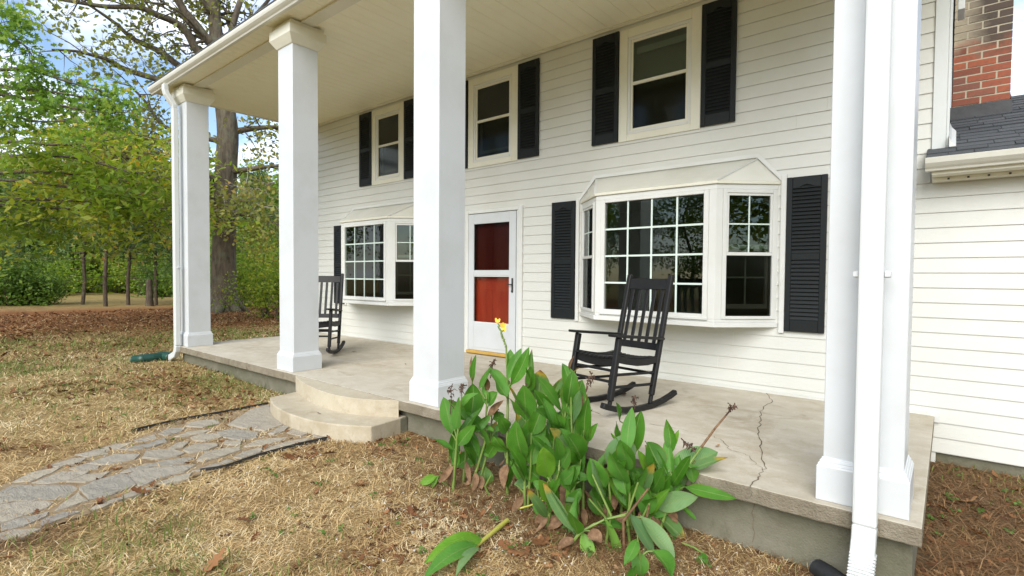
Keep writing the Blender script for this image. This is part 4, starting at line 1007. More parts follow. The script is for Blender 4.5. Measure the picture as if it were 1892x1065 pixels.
def crown(parent, parts, mat, name='crown'):
    V = []; F = []; T = []; o = 0
    for v, f, t in parts: V.append(v); F.append(f + o); T.append(t); o += len(v)
    return inst(name, mesh_np(name, np.concatenate(V), np.concatenate(F), mat, np.concatenate(T)), parent)
def tint_of(C, n, base, r=tr, amp=.5, sc=.8):
    return np.clip(base + amp * (fbm(C[:, 0] * sc + C[:, 2] * .7, C[:, 1] * sc + C[:, 2] * .9, 3) - .5) + r.normal(size=n) * .16, 0, 1)
Cu, _ = cloud(tips, 3400, .30); Cl, _ = cloud(low, 7500, .34)
crown(oak, [kites(Cu, tr.uniform(.10, .17, len(Cu)), tint_of(Cu, len(Cu), .45)), kites(Cl, tr.uniform(.09, .16, len(Cl)), tint_of(Cl, len(Cl), .62))], M['leaf_oak'])
mb = MB()
for k in range(26):                                                   # bare pale vine twigs hanging off the trunk
    p = R3(rr.uniform(425, 505), rr.uniform(330, 400), -1.2); d = Vector((rr.gauss(0, 1), rr.gauss(0, 1), rr.gauss(-.2, .6)))
    pts = [p]
    for i in range(6): d = (d + Vector((rr.gauss(0, .6), rr.gauss(0, .6), rr.gauss(0, .5)))).normalized(); pts.append(pts[-1] + d * .28)
    mb.tube(pts, [.020, .017, .014, .012, .010, .008, .006], 4, caps=False)
for k in range(5):
    mb.tube([R3(330 + k * 8, 230 + k * 10, -4), R3(322 + k * 7, 255 + k * 10, -4.3), R3(300 + k * 9, 246 + k * 9, -4.4), R3(318, 290 + k * 6, -4.2)], [.018, .014, .012, .008], 4, caps=False)
mb.build('vine', M['twig'], oak)

# ---- sweetgum with bright leaves, its trunk just left of the picture
GD = 10.5
gb = at(-300, 10.2)
gum = tag(empty('gum_tree', (gb[0], gb[1], zgf(*gb))), 'bright green broadleaf tree whose nearest branches hang in at the upper left edge', 'tree'); off = Vector(gum.location)
R3 = lambda px, py, dz=0.0: Vector(ray(px, py, GD + dz)) - off
mb = MB(); tips = []; rr = random.Random(12)
mb.tube(smooth3([(0, 0, -.1), (.05, 0, 1.5), (0, .1, 3.2), (.1, .1, 5.0), (.05, .2, 7.0), (.1, .2, 9.5)], 3), np.linspace(.2, .05, 16), 10, caps=False)
GL = [[(0, 0, 3.3), (-140, 190), (-60, 170), (20, 178), (90, 190), (160, 205), (235, 208)], [(0, 0, 3.9), (-120, 120), (-20, 130), (50, 128), (120, 150), (185, 168)], [(0, 0, 4.6), (-130, 60), (-40, 52), (10, 66), (45, 84), (62, 108)], [(0, 0, 5.2), (-140, -10), (-60, 15), (-5, 18), (25, 40)], [(0, 0, 2.9), (-150, 250), (-60, 238), (10, 215), (70, 225), (140, 222)], [(0, 0, 4.2), (-60, 150), (40, 165), (110, 172), (200, 190)]]
for pl in GL:
    dzz = rr.uniform(-1.2, 1.2)
    Q = smooth3([Vector(pl[0])] + [R3(*p, dzz * (i + 1) / len(pl)) for i, p in enumerate(pl[1:])], 3); mb.tube(Q, np.linspace(.06, .008, len(Q)), 6, caps=False)
    for k in range(13):
        i = rr.randint(len(Q) // 3, len(Q) - 1); d = (Q[i] - Q[i - 1]).normalized()
        twig(mb, Q[i], (d * .8 + Vector((rr.gauss(0, .5), rr.gauss(0, .5), rr.gauss(-.05, .35)))).normalized(), rr.uniform(.3, .62), .009, 1, tips, rr, 4, .07)
mb.build('trunk', M['oak_bark'], gum)
C, _ = cloud(tips, 2900, .13)
crown(gum, [stars(C, tr.uniform(.10, .17, len(C)), tint_of(C, len(C), .48, amp=.7))], M['leaf_gum'])

# ---- yellowing understory tree in front of the pines
HD = 15.0
hb = at(-150, 15.5)
hick = tag(empty('hickory_tree', (hb[0], hb[1], zgf(*hb))), 'low spreading broadleaf tree with yellowing drooping leaves in front of the pine trunks', 'tree'); off = Vector(hick.location)
R3 = lambda px, py, dz=0.0: Vector(ray(px, py, HD + dz)) - off
mb = MB(); tips = []; rr = random.Random(77)
mb.tube(smooth3([(0, 0, -.1), (.1, 0, 1.5), (.1, .1, 3.0), (0, .1, 4.6), (.1, .2, 6.5)], 3), np.linspace(.2, .06, 13), 9, caps=False)
for k, pl in enumerate([[(-60, 385), (20, 380), (100, 385), (180, 392), (260, 405), (318, 415)], [(-60, 340), (30, 335), (120, 345), (210, 360), (300, 372)], [(-60, 300), (40, 290), (140, 292), (240, 318), (322, 330)], [(-60, 250), (40, 245), (130, 252), (220, 275), (290, 285)], [(-60, 400), (10, 402), (60, 410)], [(-60, 370), (50, 368), (150, 372), (250, 385), (330, 385)], [(-60, 320), (60, 318), (160, 325), (260, 345)], [(-60, 270), (20, 262), (100, 268), (180, 262), (250, 250)]]):
    dzz = rr.uniform(-1.6, 1.6)
    Q = smooth3([Vector((0, 0, 2.0 + k * .3))] + [R3(*p, dzz * (i + 1) / len(pl)) for i, p in enumerate(pl)], 3); mb.tube(Q, np.linspace(.07, .01, len(Q)), 5, caps=False)
    for j in range(20):
        i = rr.randint(len(Q) // 3, len(Q) - 1); d = (Q[i] - Q[i - 1]).normalized()
        twig(mb, Q[i], (d * .6 + Vector((rr.gauss(0, .6), rr.gauss(0, .6), rr.gauss(.0, .35)))).normalized(), rr.uniform(.6, 1.3), .012, 1, tips, rr, 4, .07)
mb.build('trunk', M['oak_bark'], hick)
C, _ = cloud(tips, 5600, np.array([.22, .22, .13]))
crown(hick, [kites(C, tr.uniform(.07, .13, len(C)), tint_of(C, len(C), .5, amp=.9, sc=.5), up=.7, long=2.2)], M['leaf_hick'])

# ---- pines in a row
def pine_meshes(seed, H=15.0, bare=2.6, nb=40):
    rr = random.Random(seed); r2 = np.random.default_rng(seed); mb = MB(); tips = []
    P = [Vector((rr.gauss(0, .018) * i, rr.gauss(0, .018) * i, H * i / 7 - .05)) for i in range(8)]; mb.tube(smooth3(P, 3), np.linspace(.088, .02, 22), 9, caps=False)
    for k in range(nb):
        z = bare + (H - bare) * (k + rr.random()) / nb; L = (1.0 - z / H) * 3.0 + .5; a = rr.uniform(0, 6.28); t = z / H * 7; i = int(min(t, 6)); p = P[i].lerp(P[i + 1], t - i)
        d = Vector((math.cos(a), math.sin(a), rr.uniform(-.15, .3))).normalized(); q = [p, p + d * L * .5 + Vector((0, 0, -.06 * L)), p + d * L + Vector((0, 0, .05 * L))]
        mb.tube(q, [.022, .014, .006], 4, caps=False)
        for j in range(7): u = rr.uniform(.3, 1.0); tips.append(tuple(p + d * L * u + Vector((rr.gauss(0, .22 * L * .5), rr.gauss(0, .22 * L * .5), rr.gauss(.05, .15)))))
    for k in range(10):                                               # dead stubs low down
        z = rr.uniform(1.0, bare + 1); a = rr.uniform(0, 6.28); L = rr.uniform(.4, 1.5); t = z / H * 7; i = int(t); p = P[i].lerp(P[i + 1], t - i); mb.tube([p, p + Vector((math.cos(a) * L, math.sin(a) * L, rr.uniform(-.3, .2)))], [.018, .006], 4, caps=False)
    C, _ = cloud(tips, 4200, .20, r2)
    n = len(C); V, F, T = kites(C, r2.uniform(.035, .055, n), np.clip(.4 + .5 * (fbm(C[:, 0] + C[:, 2], C[:, 1] - C[:, 2], 3) - .5) + r2.normal(size=n) * .2, 0, 1), up=.1, long=7.0, r=r2)
    return mb.mesh('trunk', M['pine_bark']), mesh_np('crown', V, F, M['needle'], T)
PM = [pine_meshes(101, 8.6, 2.3, 34), pine_meshes(102, 8.0, 2.6, 30), pine_meshes(103, 7.2, 1.4, 34)]
def pine(px, dist, k, rz, sc, label, group='pines along the edge of the lawn', lean=(0, 0), xy=None):
    x, y = xy or atd(px, dist); o = tag(empty('pine_tree', (x, y, zgf(x, y)), rz), label, 'tree', group); o.scale = (sc, sc, sc); o.rotation_euler = (lean[0], lean[1], rz)
    inst('trunk', PM[k][0], o); inst('crown', PM[k][1], o); return o
for px, ds, k, rz, sc, ln, lab in [
    (39, 26.0, 1, .4, .8, (0, 0), 'thin pine furthest left, rising out of a dark shrub'), (152, 26.2, 0, 1.7, 1.0, (.03, .045), 'leaning pine trunk between the left shrub and the next straight pine'), (195, 25.6, 1, 2.9, 1.12, (.01, .02), 'straight pine trunk beside the leaning one'),
    (237, 26.2, 0, 4.1, 1.0, (0, -.02), 'middle pine with a slim straight trunk and low dead branches'), (288, 26.4, 1, 5.2, .95, (0, .0), 'pine just left of the white corner downspout'), (345, 28, 2, .9, .9, (0, 0), 'pine hidden behind the corner column'), (480, 31, 2, 2.0, 1.05, (0, 0), 'short bushy pine between the oak and the second column')]:
    pine(px, ds, k, rz, sc, lab, lean=ln)
sx, sy = atd(276, 25.6); st = tag(empty('tree_stump', (sx, sy, zgf(sx, sy))), 'short broken tree trunk standing between two pines', 'tree stump')
m = MB(); m.tube([(0, 0, -.05), (.02, 0, .5), (-.02, .01, 1.15), (-.03, .02, 1.3)], [.20, .15, .14, .10], 9); m.build('trunk', M['pine_bark'], st)

# ---- broadleaf woodland trees behind
def broad_meshes(seed, H, W, mat, n=7000, base=.45, leaf=(.16, .30), lowb=.8):
    rr = random.Random(seed); r2 = np.random.default_rng(seed); mb = MB(); tips = []
    P = [Vector((rr.gauss(0, .1) * i, rr.gauss(0, .1) * i, H * .9 * i / 6 - .1)) for i in range(7)]; mb.tube(smooth3(P, 2), np.linspace(H * .016, .03, 13), 7, caps=False)
    for k in range(30):
        z = lowb + (H * .88 - lowb) * (k + rr.random()) / 30; f = math.sin(math.pi * (.16 + .80 * z / H)); a = rr.uniform(0, 6.28); t = z / (H * .9) * 6; i = int(min(t, 5)); p = P[i].lerp(P[i + 1], min(t - i, 1))
        twig(mb, p, Vector((math.cos(a), math.sin(a), rr.uniform(.0, .5))), W * f * rr.uniform(.6, 1.0), .05, 1, tips, rr, 4, .01)
    C, _ = cloud(tips, n, np.array([.55, .55, .38]) * H / 12, r2)
    V, F, T = kites(C, r2.uniform(*leaf, n), tint_of(C, n, base, r2, .9, .45), up=.6, long=1.4, r=r2)
    return mb.mesh('trunk', M['oak_bark']), mesh_np('crown', V, F, mat, T)
BM = [broad_meshes(201, 13, 3.6, M['leaf_wood'], 6000, .42, (.14, .26)), broad_meshes(202, 11, 3.2, M['leaf_wood'], 5500, .55, (.13, .24), .5), broad_meshes(203, 12, 3.3, M['leaf_hick'], 5500, .5, (.13, .24), .6), broad_meshes(204, 15, 4.0, M['leaf_oak'], 6000, .4, (.15, .28), 1.5)]
def broad(xy, k, rz, sc, label, group):
    o = tag(empty('broadleaf_tree', (xy[0], xy[1], zgf(*xy)), rz), label, 'tree', group); o.scale = (sc, sc, sc); inst('trunk', BM[k][0], o); inst('crown', BM[k][1], o); return o
GW = 'woodland trees behind the pines'
for px, ds, k, rz, sc, lab in [(-60, 34, 0, .3, 1.0, 'deep green woodland tree at the far left edge'), (20, 41, 1, 1.2, 1.05, 'rounded green tree behind the leftmost pine'), (85, 36, 2, 2.2, .85, 'yellow tinged tree left of the leaning pine'),
    (140, 46, 3, .7, .95, 'taller olive tree behind the leaning pine'), (190, 38, 1, 3.3, .95, 'green tree directly behind the straight pine'), (245, 44, 0, 4.0, 1.0, 'dense green tree behind the middle pine'), (300, 37, 2, 5.0, .9, 'yellow green tree behind the corner downspout'),
    (365, 45, 3, 1.9, .95, 'olive tree behind the corner column'), (455, 33, 1, 2.6, .8, 'green tree filling the gap right of the oak trunk'), (505, 39, 0, .1, .95, 'tall green tree next to the second column'), (560, 42, 2, .8, .9, 'yellowish tree hidden behind the second column'), (-130, 30, 1, 2.0, .9, 'green tree outside the left edge')]:
    broad(atd(px, ds * 1.22), k, rz, sc * .95, lab, GW)
broad((3.1, 24.0), 0, 1.0, .62, 'green treetop showing just above the ridge of the lower roof', None)
for i, (x, y, k, sc) in enumerate([(12, -5.0, 2, .85), (17, -2.5, 0, 1.0), (14.5, -9, 2, .95)]):
    broad((x, y), k, i * 1.1, sc, 'tree off the right house end, seen only in the angled bay glass', 'trees off the right end of the house')
GB = 'trees across the front lawn, seen in the window glass'
for i, (x, y, k, sc) in enumerate([(-13, -31, 0, 1.1), (-7, -35, 3, 1.0), (-1, -30, 1, 1.0), (-20, -27, 2, 1.0), (6, -33, 0, .95), (-27, -33, 3, 1.1), (14, -22, 2, .9), (19, -11, 1, .85), (-35, -25, 1, 1.0), (-28, -22, 0, 1.25), (-33, -16, 3, 1.2), (-22, -31, 3, 1.25), (-41, -20, 0, 1.3), (-18, -25, 0, 1.1)]):
    broad((x, y), k, i * 1.3, sc * .66, 'tree standing across the front lawn and seen only in the window glass', GB)
for i, (x, y, k) in enumerate([(-10, -27, 0), (-3.5, -28, 1), (-16, -29, 0), (2.5, -27, 1)]):
    pine(0, 0, k, i * 2.0, 1.0, 'pine standing across the front lawn and seen only in the window glass', 'pines across the front lawn, seen in the window glass', xy=(x, y))

# ---- shrubs at the wood edge
def shrub_mesh(seed, H, W, mat, n, leaf):
    r2 = np.random.default_rng(seed); rr = random.Random(seed); mb = MB(); tips = []
    for k in range(12): a = rr.uniform(0, 6.28); twig(mb, (rr.gauss(0, .12), rr.gauss(0, .12), 0), Vector((math.cos(a) * .6, math.sin(a) * .6, rr.uniform(.6, 1.4))), H * rr.uniform(.5, .9), .022, 1, tips, rr, 4)
    C, _ = cloud(tips, n, np.array([W, W, H]) * .16, r2); C[:, 2] = np.abs(C[:, 2]); V, F, T = kites(C, r2.uniform(*leaf, n), tint_of(C, n, .45, r2, .9, 1.2), r=r2)
    return mb.mesh('stem', M['oak_bark']), mesh_np('foliage', V, F, mat, T)
SM = [shrub_mesh(301, 1.7, 1.8, M['leaf_dark'], 3200, (.07, .13)), shrub_mesh(302, 2.2, 1.6, M['leaf_hick'], 2600, (.05, .10)), shrub_mesh(303, 1.4, 1.8, M['leaf_wood'], 2400, (.05, .09))]
for px, ds, k, sc, lab in [(18, 25.5, 0, 1.15, 'dark green shrub at the foot of the leftmost pine'), (75, 26.0, 0, .8, 'low dark shrub between the leftmost pine and the leaning pine'), (105, 37, 2, 1.6, 'pale green bush behind the leaning pine'), (215, 42, 2, 1.3, 'light green bush beyond the middle pines'), (265, 39, 1, 1.6, 'yellow bush beyond the tree stump'),
    (488, 19.5, 1, .8, 'yellowing twiggy bush right of the oak trunk'), (522, 18.5, 1, 1.0, 'leafy bush with reddish twigs beside the second column'), (440, 26, 2, 1.5, 'green bush behind the oak trunk'), (484, 27, 1, 1.3, 'taller yellow green bush behind the twiggy ones'), (372, 27, 2, 1.4, 'bush between the corner column and the oak'), (310, 36, 0, 1.2, 'yellow green bush by the downspout'), (160, 44, 0, 1.5, 'green thicket between the pine trunks')]:
    x, y = atd(px, ds); o = tag(empty('shrub', (x, y, zgf(x, y)), px * .1), lab, 'shrub', 'shrubs at the wood edge'); o.scale = (sc,) * 3; inst('stem', SM[k][0], o); inst('foliage', SM[k][1], o)

# ---- the far wood closing the view
n = 26000; r2 = np.random.default_rng(55)
pxs = r2.uniform(-420, 700, n); ds = r2.uniform(50, 66, n); a = (pxs - 895.1) / 982.38
dx, dy = FWD[0] + a * RGT[0], FWD[1] + a * RGT[1]; L = np.hypot(dx, dy)
X = EYE[0] + dx / L * ds; Y = EYE[1] + dy / L * ds; top = 7 + 6 * fbm(X * .12, Y * .12, 3)
Z = -.5 + (top + .5) * r2.random(n) ** .9
C = np.stack([X, Y, Z], 1); V, F, T = kites(C, r2.uniform(.35, .7, n), tint_of(C, n, .45, r2, 1.0, .3), up=.6, long=1.3, r=r2)
tag(inst('woods', mesh_np('woods', V, F, M['leaf_wood'], T)), kind='stuff', label='far wood closing the view behind the trees', cat='woods')

# ================================================================ ROCKING CHAIRS
def build_chair(label):
    c = tag(empty('rocking_chair'), label, 'rocking chair', 'black rocking chairs on the porch')
    K = M['chair']; W2 = .228
    ln = lambda a, b, t: a + (b - a) * t
    for sx in (-1, 1):
        X = sx * W2
        pts = [(X, y, z) for y, z in ((-.085, .118), (-.02, .092), (.08, .062), (.22, .036), (.38, .025), (.54, .028), (.70, .048), (.82, .078), (.90, .104))]
        m = MB(); m.sweep(pts, .046, .046); m.build('rocker', K, c, .007)
        fy = lambda t: .113 * t
        m = MB(); m.sweep([(X, 0, .085), (X, .012, .14)], .032, .034, (0, 1, 0)); m.sweep([(X, .012, .139), (X, .113, .648)], .044, .050, (0, 1, 0)); m.build('front_leg', K, c, .007)
        m = MB(); m.sweep([(X, .53, .048), (X, .548, .12)], .032, .034, (0, 1, 0)); m.sweep([(X, .548, .119), (X, .66, .56), (X, .815, 1.17)], .042, .046, (0, 1, 0)); m.build('back_post', K, c, .007)
        m = MB(); pl = [(X - .05, .03), (X + .05, .03), (X + .054, .20), (X + .040, .60), (X + .026, .70), (X - .026, .70), (X - .040, .60), (X - .054, .20)]
        V = []; 
        for zz in (0.0, .022):
            for x_, y_ in pl: V.append((x_, y_, .652 - (y_ - .11) * .10 + zz))
        n_ = len(pl); m.add(V, [tuple(range(n_ - 1, -1, -1)), tuple(range(n_, 2 * n_))] + [(i, (i + 1) % n_, n_ + (i + 1) % n_, n_ + i) for i in range(n_)]); m.build('arm', K, c, .006)
        m = MB(); m.sweep([(X, .085, .478), (X, .20, .450), (X, .34, .425), (X, .48, .418), (X, .612, .428)], .030, .060); m.build('seat_rail', K, c, .005)
        for (za, zb_) in ((.345, .315), (.245, .215)):
            m = MB(); m.tube([(X, .05 + (za - .245) * .2, za), (X, .575 + (zb_ - .2) * .22, zb_)], .0125, 8); m.build('stretcher', K, c)
    for z in (.375, .285):
        m = MB(); m.tube([(-W2, .06 + (z - .3) * .2, z), (W2, .06 + (z - .3) * .2, z)], .0125, 8); m.build('stretcher', K, c)
    m = MB(); m.tube([(-W2, .60, .30), (W2, .60, .30)], .0125, 8); m.build('stretcher', K, c)
    # saddle seat: front and rear rails dip, slats run front to back
    dip = lambda x: -.022 * (1 - (x / W2) ** 2)
    xs = [-W2 + .02 + i * (2 * W2 - .04) / 8 for i in range(9)]
    m = MB(); m.sweep([(x, .088, .455 + dip(x)) for x in xs], .026, .070); m.build('front_rail', K, c, .004)
    m = MB(); m.sweep([(x, .60, .42 + dip(x)) for x in xs], .026, .06); m.build('rear_rail', K, c, .004)
    for i in range(9):
        x = -W2 + .034 + i * (2 * W2 - .068) / 8
        m = MB(); m.sweep([(x, y, z + dip(x) * 1.0) for y, z in ((.055, .496), (.10, .502), (.20, .482), (.34, .458), (.48, .450), (.585, .456))], .040, .014); m.build('seat_slat', K, c, .003)
    bk = lambda z: .66 + (z - .56) * (.815 - .66) / (1.17 - .56)
    def cross(z0, z1, name, t=.024):
        m = MB(); hw = W2 - .0215
        m.hexa([(-hw, bk(z0) - t / 2, z0), (hw, bk(z0) - t / 2, z0), (hw, bk(z0) + t / 2, z0), (-hw, bk(z0) + t / 2, z0), (-hw, bk(z1) - t / 2, z1), (hw, bk(z1) - t / 2, z1), (hw, bk(z1) + t / 2, z1), (-hw, bk(z1) + t / 2, z1)]); m.build(name, K, c, .004)
    cross(1.035, 1.135, 'crest_rail'); cross(.500, .560, 'lower_back_rail')
    for i in range(5):
        x = -W2 + .066 + i * (2 * W2 - .132) / 4; w = .018
        m = MB(); z0, z1, t = .561, 1.034, .006
        m.hexa([(x - w, bk(z0) - t, z0), (x + w, bk(z0) - t, z0), (x + w, bk(z0) + t, z0), (x - w, bk(z0) + t, z0), (x - w, bk(z1) - t, z1), (x + w, bk(z1) - t, z1), (x + w, bk(z1) + t, z1), (x - w, bk(z1) + t, z1)]); m.build('back_slat', K, c, .003)
    return c
chair = build_chair('black slatted rocking chair in full view in front of the right bay window')
chair.location = (-2.279, -1.887, 0.0); chair.rotation_euler = (0, 0, -.224)
chair2 = copy_tree(chair); chair2.location = (-6.68, -1.84, 0.0); chair2.rotation_euler = (0, 0, .75)
chair2['label'] = 'black rocking chair half hidden behind the second porch column, by the left bay window'

